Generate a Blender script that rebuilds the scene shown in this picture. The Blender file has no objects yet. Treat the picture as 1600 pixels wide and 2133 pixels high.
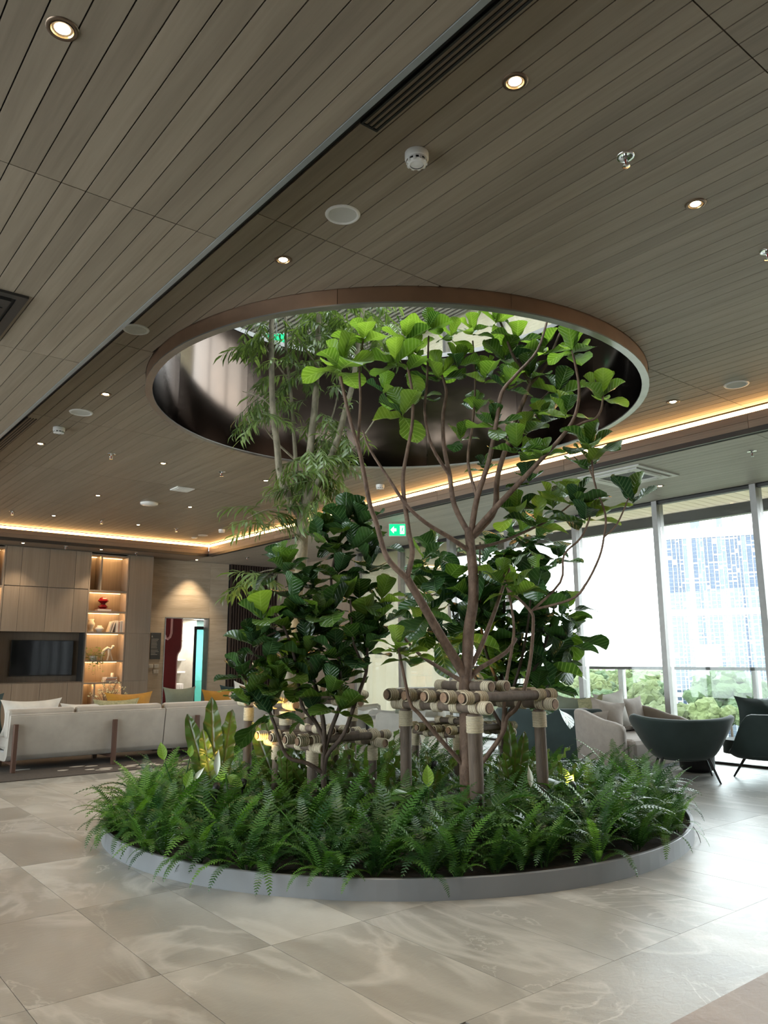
import bpy, bmesh, math, random
from mathutils import Vector, Matrix, Euler, noise
random.seed(7)
S = bpy.context.scene
COL = S.collection
PI = math.pi
R_ = math.radians

# ------------------------------------------------------------------ camera
EYE = 1.5
FPX = 1615.75
YAW, PITCH, ROLL = R_(38.768), R_(10.675), R_(-0.2666)
FW = Vector((math.sin(YAW)*math.cos(PITCH), math.cos(YAW)*math.cos(PITCH), math.sin(PITCH)))
_r0 = Vector((math.cos(YAW), -math.sin(YAW), 0)); _u0 = _r0.cross(FW)
RT = math.cos(ROLL)*_r0 + math.sin(ROLL)*_u0
UP = -math.sin(ROLL)*_r0 + math.cos(ROLL)*_u0
CAM = Vector((0, 0, EYE))
HF = Vector((math.sin(YAW), math.cos(YAW), 0))
cd = bpy.data.cameras.new('camera'); co = bpy.data.objects.new('camera', cd); COL.objects.link(co)
cd.sensor_fit = 'VERTICAL'; cd.sensor_height = 36; cd.sensor_width = 27; cd.lens = FPX/2133*36
cd.clip_start = 0.05; cd.clip_end = 5000
co.matrix_world = Matrix(((RT.x, UP.x, -FW.x, 0), (RT.y, UP.y, -FW.y, 0), (RT.z, UP.z, -FW.z, EYE), (0, 0, 0, 1)))
S.camera = co

# ------------------------------------------------------------------ sky, exposure
SKY_STRENGTH = 4.5
w = bpy.data.worlds.new('overcast_sky'); S.world = w; w.use_nodes = True
bg = w.node_tree.nodes['Background']
bg.inputs[0].default_value = (0.88, 0.95, 1.0, 1); bg.inputs[1].default_value = SKY_STRENGTH
vs = S.view_settings
vs.view_transform = 'Standard'; vs.look = 'None'; vs.exposure = 1.2; vs.gamma = 1.0; vs.use_curve_mapping = False
S.cycles.max_bounces = 10; S.cycles.diffuse_bounces = 5; S.cycles.glossy_bounces = 4
S.cycles.transmission_bounces = 6; S.cycles.transparent_max_bounces = 16
S.cycles.sample_clamp_indirect = 6.0; S.cycles.caustics_reflective = False; S.cycles.caustics_refractive = False

XW, YB = 10.95, 18.22          # window plane, rear wall plane
ZC, ZP, ZL = 4.20, 3.92, 3.945  # coffer ceiling, perimeter soffit, near-left soffit
XC, YC = 8.26, 17.0            # cove fascia planes
HX, HY, HR = 5.02, 6.04, 2.534  # round opening
PXc, PYc, PR = 5.04, 6.11, 2.69  # planter

def portal(name, loc, rot, sx, sy):
    l = bpy.data.lights.new(name, 'AREA'); l.shape = 'RECTANGLE'; l.size = sx; l.size_y = sy
    l.cycles.is_portal = True
    o = bpy.data.objects.new(name, l); COL.objects.link(o); o.location = loc; o.rotation_euler = rot
portal('window_light', (XW+0.25, 4.3, 1.97), (0, R_(90), 0), 3.9, 20.4)
portal('upper_window_light', (XW+0.25, 6.0, 6.7), (0, R_(90), 0), 4.2, 24)
portal('added_left_glazing_portal', (-5.3, 10.0, 1.97), (0, R_(-90), 0), 3.9, 16.5)  # portal for the added left glazing
portal('added_upper_left_portal', (-5.3, 6, 6.7), (0, R_(-90), 0), 4.2, 24)  # portal for the added upstairs glazing on the left
portal('added_skylight_portal', (5.0, 5.4, 9.1), (0, 0, 0), 5.2, 6.2)  # portal for the added overhead skylight
portal('added_upper_near_portal', (3.0, -6.3, 6.7), (R_(90), 0, 0), 16, 4.2)  # portal for the added upstairs glazing on the near side

# ------------------------------------------------------------------ pixel helpers (photo 1600x2133 -> world)
def ray(x, y): return FW + RT*((x-800)/FPX) - UP*((y-1066.5)/FPX)
def onz(x, y, z): d = ray(x, y); return CAM + d*((z-EYE)/d.z)
def onx(x, y, X): d = ray(x, y); return CAM + d*(X/d.x)
def ony(x, y, Y): d = ray(x, y); return CAM + d*(Y/d.y)
def P(x, y, s): d = ray(x, y); return CAM + d*(s/d.dot(HF))

# ------------------------------------------------------------------ object helpers
def link(o, parent=None):
    COL.objects.link(o)
    if parent is not None: o.parent = parent
    return o
def tag(o, label=None, cat=None, group=None, kind=None):
    if label: o['label'] = label
    if cat: o['category'] = cat
    if group: o['group'] = group
    if kind: o['kind'] = kind
    return o
def thing(name, label, cat, loc=(0, 0, 0), rotz=0.0, group=None):
    o = bpy.data.objects.new(name, None); o.empty_display_size = 0.1
    o.location = loc; o.rotation_euler = (0, 0, rotz); link(o)
    return tag(o, label, cat, group)
def copytree(root, loc=None, rotz=None, label=None, group=None):
    r = root.copy(); COL.objects.link(r)
    if loc is not None: r.location = loc
    if rotz is not None: r.rotation_euler = (0, 0, rotz)
    tag(r, label, None, group)
    for ch in root.children:
        c = ch.copy(); COL.objects.link(c); c.parent = r
        for g in ch.children:
            d = g.copy(); COL.objects.link(d); d.parent = c
    return r

class MB:
    """collects shapes, builds one mesh"""
    def __init__(s): s.v = []; s.f = []; s.sm = []
    def add(s, vs, fs, smooth=False, M=None):
        n = len(s.v)
        for p in vs:
            p = Vector(p)
            s.v.append(tuple(M @ p) if M is not None else tuple(p))
        for f in fs: s.f.append(tuple(i+n for i in f)); s.sm.append(smooth)
        return s
    def box(s, x0, x1, y0, y1, z0, z1, M=None):
        v = [(x, y, z) for z in (z0, z1) for y in (y0, y1) for x in (x0, x1)]
        return s.add(v, [(0, 2, 3, 1), (4, 5, 7, 6), (0, 1, 5, 4), (2, 6, 7, 3), (0, 4, 6, 2), (1, 3, 7, 5)], False, M)
    def prism(s, poly, a0, a1, axis='z', M=None, smooth=False):
        n = len(poly)
        if axis == 'z': f = lambda p, a: (p[0], p[1], a)
        elif axis == 'x': f = lambda p, a: (a, p[0], p[1])
        else: f = lambda p, a: (p[0], a, p[1])
        v = [f(p, a0) for p in poly]+[f(p, a1) for p in poly]
        s.add(v, [tuple(range(n-1, -1, -1)), tuple(range(n, 2*n))], False, M)
        s.add(v, [(i, (i+1) % n, n+(i+1) % n, n+i) for i in range(n)], smooth, M)
        return s
    def tube(s, pts, rad, n=8, caps=True, M=None):
        pts = [Vector(p) for p in pts]; k = len(pts)
        if not isinstance(rad, (list, tuple)): rad = [rad]*k
        t0 = (pts[1]-pts[0]).normalized()
        a = Vector((0, 0, 1)) if abs(t0.z) < 0.9 else Vector((1, 0, 0))
        nx = t0.cross(a).normalized(); v = []; f = []
        for i in range(k):
            t = (pts[min(i+1, k-1)]-pts[max(i-1, 0)]).normalized()
            nx = (nx-t*nx.dot(t)).normalized(); ny = t.cross(nx)
            for j in range(n):
                an = 2*PI*j/n; v.append(pts[i]+(nx*math.cos(an)+ny*math.sin(an))*rad[i])
        for i in range(k-1):
            for j in range(n):
                f.append((i*n+j, i*n+(j+1) % n, (i+1)*n+(j+1) % n, (i+1)*n+j))
        s.add(v, f, True, M)
        if caps:
            s.add(v[:n], [tuple(range(n-1, -1, -1))], False, M); s.add(v[-n:], [tuple(range(n))], False, M)
        return s
    def lathe(s, prof, n=24, M=None, smooth=True, a0=0, a1=2*PI):
        full = abs(a1-a0-2*PI) < 1e-6; m = n if full else n+1; k = len(prof); v = []; f = []
        for j in range(m):
            an = a0+(a1-a0)*j/n
            for (r, z) in prof: v.append((r*math.cos(an), r*math.sin(an), z))
        for j in range(n):
            j2 = (j+1) % m
            for i in range(k-1): f.append((j*k+i, j2*k+i, j2*k+i+1, j*k+i+1))
        return s.add(v, f, smooth, M)
    def grid(s, fn, nu, nv, M=None, smooth=True):
        v = [fn(i/nu, j/nv) for j in range(nv+1) for i in range(nu+1)]
        f = [(j*(nu+1)+i, j*(nu+1)+i+1, (j+1)*(nu+1)+i+1, (j+1)*(nu+1)+i) for j in range(nv) for i in range(nu)]
        return s.add(v, f, smooth, M)
    def mesh(s, name, mat):
        me = bpy.data.meshes.new(name); me.from_pydata(s.v, [], s.f)
        me.polygons.foreach_set('use_smooth', s.sm); me.materials.append(mat); me.update(); return me
    def build(s, name, mat, parent=None, loc=None, rot=None, bevel=0, sub=0, solid=0, sharp=None):
        o = bpy.data.objects.new(name, s.mesh(name, mat)); link(o, parent)
        if loc is not None: o.location = loc
        if rot is not None: o.rotation_euler = rot
        if solid: m = o.modifiers.new('solid', 'SOLIDIFY'); m.thickness = solid; m.offset = 0
        if bevel: m = o.modifiers.new('bevel', 'BEVEL'); m.width = bevel; m.segments = 2; m.limit_method = 'ANGLE'
        if sub: m = o.modifiers.new('sub', 'SUBSURF'); m.levels = sub; m.render_levels = sub
        return o
def inst(name, me, parent=None, loc=(0, 0, 0), rot=None, mat4=None, scale=None):
    o = bpy.data.objects.new(name, me); link(o, parent)
    if mat4 is not None: o.matrix_basis = mat4
    else:
        o.location = loc
        if rot is not None: o.rotation_euler = rot
        if scale is not None: o.scale = scale if hasattr(scale, '__len__') else (scale,)*3
    return o
def struct(o): o['kind'] = 'structure'; return o
def basis(y, z, loc=(0, 0, 0), sc=1.0):
    y = Vector(y).normalized(); z = Vector(z); x = y.cross(z)
    if x.length < 1e-4: x = y.orthogonal()
    x.normalize(); z = x.cross(y)
    m = Matrix((x, y, z)).transposed()*sc
    m = m.to_4x4(); m.translation = Vector(loc); return m

# ------------------------------------------------------------------ materials
def nt_new(name):
    m = bpy.data.materials.new(name); m.use_nodes = True
    nt = m.node_tree; b = nt.nodes['Principled BSDF']; return m, nt, b
def N(nt, t, **kw):
    n = nt.nodes.new(t)
    for k, v in kw.items(): setattr(n, k, v)
    return n
def mth(nt, op, a, b=None, c=None, clamp=False):
    n = N(nt, 'ShaderNodeMath', operation=op); n.use_clamp = clamp
    for i, v in enumerate((a, b, c)):
        if v is None: continue
        if isinstance(v, (int, float)): n.inputs[i].default_value = v
        else: nt.links.new(v, n.inputs[i])
    return n.outputs[0]
def ramp(nt, fac, stops):
    n = N(nt, 'ShaderNodeValToRGB'); e = n.color_ramp.elements
    while len(e) < len(stops): e.new(0.5)
    for i, (p, c) in enumerate(stops): e[i].position = p; e[i].color = (*c, 1) if len(c) == 3 else c
    nt.links.new(fac, n.inputs[0]); return n.outputs[0]
def coords(nt, rnd=0.0, scale=(1, 1, 1), obj=False):
    if obj: src = N(nt, 'ShaderNodeTexCoord').outputs['Object']
    else: src = N(nt, 'ShaderNodeNewGeometry').outputs['Position']
    if rnd:
        oi = N(nt, 'ShaderNodeObjectInfo').outputs['Random']
        vm = N(nt, 'ShaderNodeVectorMath', operation='ADD'); nt.links.new(src, vm.inputs[0])
        cx = N(nt, 'ShaderNodeCombineXYZ'); r1 = mth(nt, 'MULTIPLY', oi, rnd); nt.links.new(r1, cx.inputs[0])
        nt.links.new(mth(nt, 'MULTIPLY', oi, rnd*1.7), cx.inputs[1]); nt.links.new(mth(nt, 'MULTIPLY', oi, rnd*0.6), cx.inputs[2])
        nt.links.new(cx.outputs[0], vm.inputs[1]); src = vm.outputs[0]
    mp = N(nt, 'ShaderNodeMapping'); mp.inputs['Scale'].default_value = scale; nt.links.new(src, mp.inputs[0])
    return mp.outputs[0]
def noi(nt, vec, scale, detail=4, rough=0.55, dist=0.0):
    n = N(nt, 'ShaderNodeTexNoise'); n.inputs['Scale'].default_value = scale; n.inputs['Detail'].default_value = detail
    n.inputs['Roughness'].default_value = rough; n.inputs['Distortion'].default_value = dist
    nt.links.new(vec, n.inputs['Vector']); return n.outputs['Fac']
def mixc(nt, fac, a, b, bt='MIX'):
    n = N(nt, 'ShaderNodeMix', data_type='RGBA', blend_type=bt)
    for sk, v in ((n.inputs[0], fac), (n.inputs[6], a), (n.inputs[7], b)):
        if isinstance(v, (int, float)): sk.default_value = v
        elif isinstance(v, (tuple, list)): sk.default_value = (*v, 1) if len(v) == 3 else v
        else: nt.links.new(v, sk)
    return n.outputs[2]
def bumpn(nt, b, h, strength=0.2, dist=0.01):
    n = N(nt, 'ShaderNodeBump'); n.inputs['Strength'].default_value = strength; n.inputs['Distance'].default_value = dist
    nt.links.new(h, n.inputs['Height']); nt.links.new(n.outputs[0], b.inputs['Normal'])
def randval(nt, col, amt):
    oi = N(nt, 'ShaderNodeObjectInfo').outputs['Random']
    hs = N(nt, 'ShaderNodeHueSaturation'); nt.links.new(col, hs.inputs['Color'])
    nt.links.new(mth(nt, 'MULTIPLY_ADD', oi, 2*amt, 1-amt), hs.inputs['Value']); return hs.outputs[0]

def simple(name, c1, rough=0.5, metal=0.0, c2=None, nscale=8.0, rnd=0.0, bump=0.0, bscale=60.0, obj=False, sheen=0.0, val=0.0, spec=None):
    m, nt, b = nt_new(name)
    v = coords(nt, rnd, obj=obj)
    if c2 is None: c2 = tuple(x*0.86 for x in c1)
    col = ramp(nt, noi(nt, v, nscale, 5), [(0.3, c2), (0.7, c1)])
    if val: col = randval(nt, col, val)
    nt.links.new(col, b.inputs['Base Color'])
    b.inputs['Roughness'].default_value = rough; b.inputs['Metallic'].default_value = metal
    if sheen: b.inputs['Sheen Weight'].default_value = sheen; b.inputs['Sheen Roughness'].default_value = 0.4
    if spec is not None: b.inputs['Specular IOR Level'].default_value = spec
    if bump: bumpn(nt, b, noi(nt, v, bscale, 3), bump, 0.004)
    return m
def wood(name, lo, hi, axis='y', rough=0.45, across=26.0, along=0.9, val=0.1, bump=0.12, rnd=37.0):
    m, nt, b = nt_new(name)
    sc = {'x': (along, across, across), 'y': (across, along, across), 'z': (across, across, along)}[axis]
    v = coords(nt, rnd, sc)
    g1 = noi(nt, v, 1.0, 6, 0.6, 0.6)
    v2 = coords(nt, rnd, tuple(x*0.22 for x in sc)); g2 = noi(nt, v2, 1.0, 4, 0.5, 1.2)
    v3 = coords(nt, rnd, tuple(x*4 for x in sc)); g3 = noi(nt, v3, 1.0, 3)
    g = mth(nt, 'ADD', mth(nt, 'MULTIPLY', g1, 0.45), mth(nt, 'ADD', mth(nt, 'MULTIPLY', g2, 0.35), mth(nt, 'MULTIPLY', g3, 0.2)))
    mid = tuple((a+c)/2 for a, c in zip(lo, hi))
    col = ramp(nt, g, [(0.30, lo), (0.5, mid), (0.70, hi)])
    col = randval(nt, col, val)
    nt.links.new(col, b.inputs['Base Color']); b.inputs['Roughness'].default_value = rough
    bumpn(nt, b, g3, bump, 0.003); return m
def emis(name, col, st):
    m, nt, b = nt_new(name); b.inputs['Base Color'].default_value = (*col, 1)
    b.inputs['Emission Color'].default_value = (*col, 1); b.inputs['Emission Strength'].default_value = st
    v = coords(nt); n = noi(nt, v, 3.0, 2)
    nt.links.new(mth(nt, 'MULTIPLY_ADD', n, st*0.1, st*0.95), b.inputs['Emission Strength']); return m

def stone(name, stops, vein, rough=0.3, sc=(0.9, 0.55, 1), rnd=23.0, val=0.1, bump=0.25):
    m, nt, b = nt_new(name)
    v = coords(nt, rnd, sc)
    big = noi(nt, v, 1.2, 4, 0.5, 1.0); fine = noi(nt, v, 9.0, 6, 0.6, 0.4)
    g = mth(nt, 'ADD', mth(nt, 'MULTIPLY', big, 0.86), mth(nt, 'MULTIPLY', fine, 0.14))
    col = ramp(nt, g, stops)
    col = randval(nt, col, val)
    n1 = noi(nt, v, 1.1, 6, 0.55, 2.2); d1 = mth(nt, 'ABSOLUTE', mth(nt, 'SUBTRACT', n1, 0.5))
    vm = mth(nt, 'SUBTRACT', 1.0, mth(nt, 'DIVIDE', d1, 0.012), clamp=True)
    msk = noi(nt, v, 1.9, 2); vm = mth(nt, 'MULTIPLY', vm, mth(nt, 'MULTIPLY_ADD', msk, 3.2, -1.35, clamp=True))
    n2 = noi(nt, v, 1.7, 5, 0.5, 1.2); d2 = mth(nt, 'ABSOLUTE', mth(nt, 'SUBTRACT', n2, 0.47))
    vm2 = mth(nt, 'MULTIPLY', mth(nt, 'SUBTRACT', 1.0, mth(nt, 'DIVIDE', d2, 0.05), clamp=True), 0.35)
    col = mixc(nt, mth(nt, 'MAXIMUM', mth(nt, 'MULTIPLY', vm, 0.8), vm2), col, vein)
    nt.links.new(col, b.inputs['Base Color'])
    nt.links.new(mth(nt, 'MULTIPLY_ADD', fine, 0.12, rough), b.inputs['Roughness'])
    v2 = coords(nt, rnd, (9, 17, 9)); bumpn(nt, b, noi(nt, v2, 2.0, 5, 0.55, 0.8), bump, 0.006)
    return m

MAT = {}
MAT['ceil'] = wood('oak_ceiling_board', (0.18, 0.14, 0.10), (0.31, 0.25, 0.188), 'y', 0.5, 15, 0.7, val=0.07, bump=0.06)
MAT['ceil_window_lit'] = wood('window_lit_soffit_board', (0.38, 0.345, 0.295), (0.52, 0.48, 0.42), 'y', 0.5, 15, 0.7, val=0.06, bump=0.06)  # same oak made paler: window light put into the colour
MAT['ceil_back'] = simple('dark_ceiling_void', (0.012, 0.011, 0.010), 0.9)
MAT['fascia'] = wood('fascia_veneer_y', (0.16, 0.115, 0.08), (0.27, 0.20, 0.145), 'y', 0.45)
MAT['fascia_x'] = wood('fascia_veneer_x', (0.16, 0.115, 0.08), (0.27, 0.20, 0.145), 'x', 0.45)
MAT['cab'] = wood('cabinet_veneer', (0.22, 0.165, 0.12), (0.33, 0.26, 0.20), 'z', 0.42, 34, 0.8, 0.05)
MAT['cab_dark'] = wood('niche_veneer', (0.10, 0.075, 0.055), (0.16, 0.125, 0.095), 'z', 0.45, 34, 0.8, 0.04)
MAT['floor'] = stone('grey_stone_tile', [(0.28, (0.195, 0.187, 0.166)), (0.45, (0.265, 0.255, 0.228)), (0.58, (0.34, 0.328, 0.297)), (0.74, (0.46, 0.45, 0.415))], (0.60, 0.585, 0.55), 0.29, (0.75, 0.38, 1), val=0.13)
MAT['grout'] = simple('grout', (0.13, 0.12, 0.11), 0.8)
MAT['brown_floor'] = stone('brown_stone_tile', [(0.3, (0.17, 0.125, 0.10)), (0.5, (0.24, 0.18, 0.145)), (0.7, (0.30, 0.235, 0.19))], (0.36, 0.29, 0.24), 0.45)
MAT['travertine'] = stone('travertine', [(0.3, (0.44, 0.35, 0.25)), (0.5, (0.55, 0.45, 0.34)), (0.7, (0.62, 0.53, 0.42))], (0.66, 0.57, 0.46), 0.45, (0.5, 0.5, 5.0), 11.0, 0.05, 0.1)
MAT['bronze'] = simple('brushed_bronze', (0.54, 0.35, 0.245), 0.32, 1.0, (0.42, 0.28, 0.20), 3.0)
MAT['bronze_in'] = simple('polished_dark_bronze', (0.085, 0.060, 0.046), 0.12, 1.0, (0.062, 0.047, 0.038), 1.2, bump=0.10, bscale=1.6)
MAT['lip'] = simple('brushed_steel_lip', (0.45, 0.44, 0.43), 0.35, 1.0)
MAT['steel'] = simple('satin_steel', (0.38, 0.38, 0.37), 0.35, 1.0)
MAT['edge'] = simple('grey_edge_profile', (0.30, 0.31, 0.30), 0.3, 0.3)
MAT['alu'] = simple('grey_aluminium', (0.34, 0.33, 0.32), 0.45, 0.6)
MAT['alu_dark'] = simple('dark_aluminium', (0.05, 0.048, 0.045), 0.4, 0.5)
MAT['black'] = simple('black_metal', (0.010, 0.010, 0.011), 0.5, 0.1)
MAT['white'] = simple('white_plastic', (0.78, 0.76, 0.73), 0.4)
MAT['cream_grille'] = simple('cream_speaker_grille', (0.55, 0.53, 0.49), 0.6, bump=0.4, bscale=400)
MAT['plaster'] = simple('painted_plaster', (0.52, 0.49, 0.45), 0.8)
MAT['kerb'] = simple('grey_painted_steel', (0.20, 0.205, 0.215), 0.42, 0.0, (0.175, 0.18, 0.19), 2.0)
MAT['soil'] = simple('dark_soil', (0.055, 0.035, 0.022), 0.95, 0, (0.02, 0.014, 0.01), 22, bump=1.0, bscale=35)
MAT['velvet_cream'] = simple('cream_velvet', (0.42, 0.375, 0.325), 0.75, 0, (0.31, 0.275, 0.235), 2.6, bump=0.15, bscale=180, sheen=0.35)
MAT['velvet_green'] = simple('dark_green_velvet', (0.035, 0.058, 0.055), 0.7, 0, (0.02, 0.035, 0.034), 3.0, bump=0.15, bscale=180, sheen=0.35)
MAT['boucle'] = simple('beige_boucle', (0.42, 0.36, 0.315), 0.85, 0, (0.36, 0.31, 0.27), 14, bump=0.35, bscale=220, sheen=0.2)
MAT['linen'] = simple('cream_linen', (0.56, 0.53, 0.48), 0.85, bump=0.3, bscale=240)
MAT['linen_white'] = simple('white_linen', (0.72, 0.69, 0.64), 0.85, bump=0.3, bscale=240)
MAT['mustard'] = simple('mustard_velvet', (0.50, 0.24, 0.02), 0.75, 0, (0.36, 0.16, 0.012), 6, sheen=0.3)
MAT['teal'] = simple('dark_teal_velvet', (0.012, 0.04, 0.042), 0.75, sheen=0.2)
MAT['sage'] = simple('sage_fabric', (0.20, 0.22, 0.16), 0.85, bump=0.2, bscale=200)
MAT['olive_weave'] = simple('olive_pattern_fabric', (0.42, 0.38, 0.22), 0.85, 0, (0.24, 0.24, 0.13), 30)
MAT['walnut'] = wood('walnut_post', (0.05, 0.024, 0.016), (0.12, 0.06, 0.04), 'z', 0.4, 40, 2.0, 0.04)
MAT['rug'] = simple('brown_rug', (0.075, 0.058, 0.045), 0.95, 0, (0.05, 0.038, 0.03), 30, bump=0.6, bscale=300)
MAT['rug_white'] = simple('rug_cream_motif', (0.55, 0.5, 0.44), 0.95, bump=0.6, bscale=300)
MAT['log'] = wood('weathered_log', (0.05, 0.034, 0.025), (0.22, 0.16, 0.12), 'z', 0.75, 22, 3.0, 0.2, 0.5)
MAT['log_end'] = simple('sawn_log_end', (0.36, 0.22, 0.13), 0.7, 0, (0.20, 0.11, 0.065), 25)
MAT['soffit_cream'] = wood('cream_soffit_slat', (0.72, 0.60, 0.42), (0.84, 0.73, 0.55), 'x', 0.6, 14, 0.7, 0.05)
def rope_mat():
    m, nt, b = nt_new('sisal_rope')
    v = coords(nt, obj=True, scale=(1, 1, 1))
    wv = N(nt, 'ShaderNodeTexWave', bands_direction='Z'); wv.inputs['Scale'].default_value = 38; wv.inputs['Distortion'].default_value = 1.2
    nt.links.new(v, wv.inputs['Vector'])
    n = noi(nt, v, 60, 3)
    col = ramp(nt, mth(nt, 'ADD', mth(nt, 'MULTIPLY', wv.outputs['Fac'], 0.5), mth(nt, 'MULTIPLY', n, 0.5)), [(0.2, (0.44, 0.35, 0.23)), (0.75, (0.76, 0.65, 0.48))])
    nt.links.new(col, b.inputs['Base Color']); b.inputs['Roughness'].default_value = 0.9
    bumpn(nt, b, wv.outputs['Fac'], 0.8, 0.004); return m
MAT['rope'] = rope_mat()
def bark(name, lo, hi, sc=18):
    m, nt, b = nt_new(name)
    v = coords(nt, 5.0, (1, 1, 0.55)); n = noi(nt, v, sc, 7, 0.65, 0.5); n2 = noi(nt, v, sc*4, 3)
    nt.links.new(ramp(nt, n, [(0.32, lo), (0.68, hi)]), b.inputs['Base Color']); b.inputs['Roughness'].default_value = 0.8
    bumpn(nt, b, mth(nt, 'ADD', n, n2), 0.5, 0.006); return m
MAT['bark_fig'] = bark('fig_bark', (0.085, 0.05, 0.034), (0.23, 0.145, 0.10))
MAT['bark_grey'] = bark('pale_bark', (0.15, 0.125, 0.085), (0.37, 0.31, 0.22), 14)
MAT['twig'] = bark('dark_twig', (0.04, 0.025, 0.018), (0.10, 0.065, 0.045), 30)
def leaf_mat(name, dark, light, vein, rough=0.3, veins=True, hue=0.03, val=0.35, trans=0.35):
    m, nt, b = nt_new(name)
    oc = N(nt, 'ShaderNodeTexCoord').outputs['Object']; sx = N(nt, 'ShaderNodeSeparateXYZ'); nt.links.new(oc, sx.inputs[0])
    ax = mth(nt, 'ABSOLUTE', sx.outputs[0]); y = sx.outputs[1]
    oi = N(nt, 'ShaderNodeObjectInfo').outputs['Random']
    n = noi(nt, coords(nt, 9.0, obj=True), 5, 4)
    f = mth(nt, 'ADD', mth(nt, 'MULTIPLY', n, 0.45), mth(nt, 'MULTIPLY', oi, 0.6))
    col = ramp(nt, f, [(0.25, dark), (0.62, tuple((a+c)/2 for a, c in zip(dark, light))), (0.85, light)])
    h = n
    if veins:
        ph = mth(nt, 'MULTIPLY', mth(nt, 'SUBTRACT', y, mth(nt, 'MULTIPLY', ax, 0.75)), 26)
        sv = mth(nt, 'POWER', mth(nt, 'ABSOLUTE', mth(nt, 'COSINE', ph)), 14)
        mid = mth(nt, 'SUBTRACT', 1.0, mth(nt, 'DIVIDE', ax, 0.016), clamp=True)
        vv = mth(nt, 'MAXIMUM', mth(nt, 'MULTIPLY', sv, 0.55), mid)
        col = mixc(nt, mth(nt, 'MULTIPLY', vv, 0.75), col, vein)
        h = mth(nt, 'MULTIPLY', vv, -1.0)
        bumpn(nt, b, h, 0.55, 0.012)
    nt.links.new(col, b.inputs['Base Color']); b.inputs['Roughness'].default_value = rough
    tr = N(nt, 'ShaderNodeBsdfTranslucent')
    nt.links.new(mixc(nt, 1.0, col, (1.3, 1.4, 0.6), 'MULTIPLY'), tr.inputs[0])
    mx = N(nt, 'ShaderNodeMixShader'); mx.inputs[0].default_value = trans
    nt.links.new(b.outputs[0], mx.inputs[1]); nt.links.new(tr.outputs[0], mx.inputs[2])
    nt.links.new(mx.outputs[0], nt.nodes['Material Output'].inputs[0]); return m
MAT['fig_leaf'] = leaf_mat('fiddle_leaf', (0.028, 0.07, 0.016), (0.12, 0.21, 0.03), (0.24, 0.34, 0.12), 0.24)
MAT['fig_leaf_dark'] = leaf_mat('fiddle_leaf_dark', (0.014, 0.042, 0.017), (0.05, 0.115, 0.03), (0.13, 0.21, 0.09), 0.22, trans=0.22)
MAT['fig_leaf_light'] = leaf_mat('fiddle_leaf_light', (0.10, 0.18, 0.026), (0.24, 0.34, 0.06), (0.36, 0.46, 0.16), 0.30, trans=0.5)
MAT['willow_leaf'] = leaf_mat('narrow_leaf', (0.085, 0.13, 0.045), (0.24, 0.32, 0.11), (0, 0, 0), 0.35, False, trans=0.35)
MAT['fern'] = leaf_mat('fern_green', (0.014, 0.055, 0.014), (0.09, 0.20, 0.035), (0, 0, 0), 0.36, False, trans=0.3)
MAT['fern_light'] = leaf_mat('fern_lime', (0.05, 0.14, 0.018), (0.15, 0.30, 0.04), (0, 0, 0), 0.45, False, trans=0.35)
MAT['nest_leaf'] = leaf_mat('birds_nest_leaf', (0.045, 0.085, 0.018), (0.12, 0.20, 0.035), (0.10, 0.07, 0.03), 0.3, True, trans=0.3)
MAT['lily_leaf'] = leaf_mat('lily_leaf', (0.02, 0.075, 0.016), (0.08, 0.20, 0.03), (0.2, 0.3, 0.1), 0.28, True, trans=0.3)
MAT['lime_leaf'] = leaf_mat('lime_leaf', (0.16, 0.30, 0.04), (0.30, 0.45, 0.08), (0.4, 0.5, 0.2), 0.35, True, trans=0.45)
MAT['spathe'] = simple('white_spathe', (0.78, 0.78, 0.66), 0.5)
def glass_mat(name, tint=(0.96, 0.98, 0.97), extra=0.0):
    m, nt, b = nt_new(name); nt.nodes.remove(b)
    t = N(nt, 'ShaderNodeBsdfTransparent'); t.inputs[0].default_value = (*tint, 1)
    g = N(nt, 'ShaderNodeBsdfGlossy'); g.inputs['Roughness'].default_value = 0.02
    fr = N(nt, 'ShaderNodeFresnel'); fr.inputs[0].default_value = 1.45
    mx = N(nt, 'ShaderNodeMixShader')
    nt.links.new(mth(nt, 'MULTIPLY_ADD', fr.outputs[0], 0.8, extra, clamp=True), mx.inputs[0])
    nt.links.new(t.outputs[0], mx.inputs[1]); nt.links.new(g.outputs[0], mx.inputs[2])
    nt.links.new(mx.outputs[0], nt.nodes['Material Output'].inputs[0]); return m
MAT['glass'] = glass_mat('window_glass')
def blind_mat():
    m, nt, b = nt_new('cream_blind'); b.inputs['Roughness'].default_value = 0.9
    n = noi(nt, coords(nt, scale=(1, 3, 0.4)), 2.0, 3)
    c = ramp(nt, n, [(0.3, (0.84, 0.79, 0.66)), (0.7, (0.90, 0.86, 0.75))]); nt.links.new(c, b.inputs['Base Color'])
    tr = N(nt, 'ShaderNodeBsdfTranslucent'); nt.links.new(c, tr.inputs[0])
    mx = N(nt, 'ShaderNodeMixShader'); mx.inputs[0].default_value = 0.75
    nt.links.new(b.outputs[0], mx.inputs[1]); nt.links.new(tr.outputs[0], mx.inputs[2])
    nt.links.new(mx.outputs[0], nt.nodes['Material Output'].inputs[0]); return m
MAT['blind'] = blind_mat()
MAT['led'] = emis('warm_led', (1.0, 0.53, 0.18), 15.0)
MAT['led_shelf'] = emis('shelf_led', (1.0, 0.64, 0.28), 5.0)
MAT['bulb'] = emis('downlight_bulb', (1.0, 0.80, 0.52), 14.0)
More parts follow.
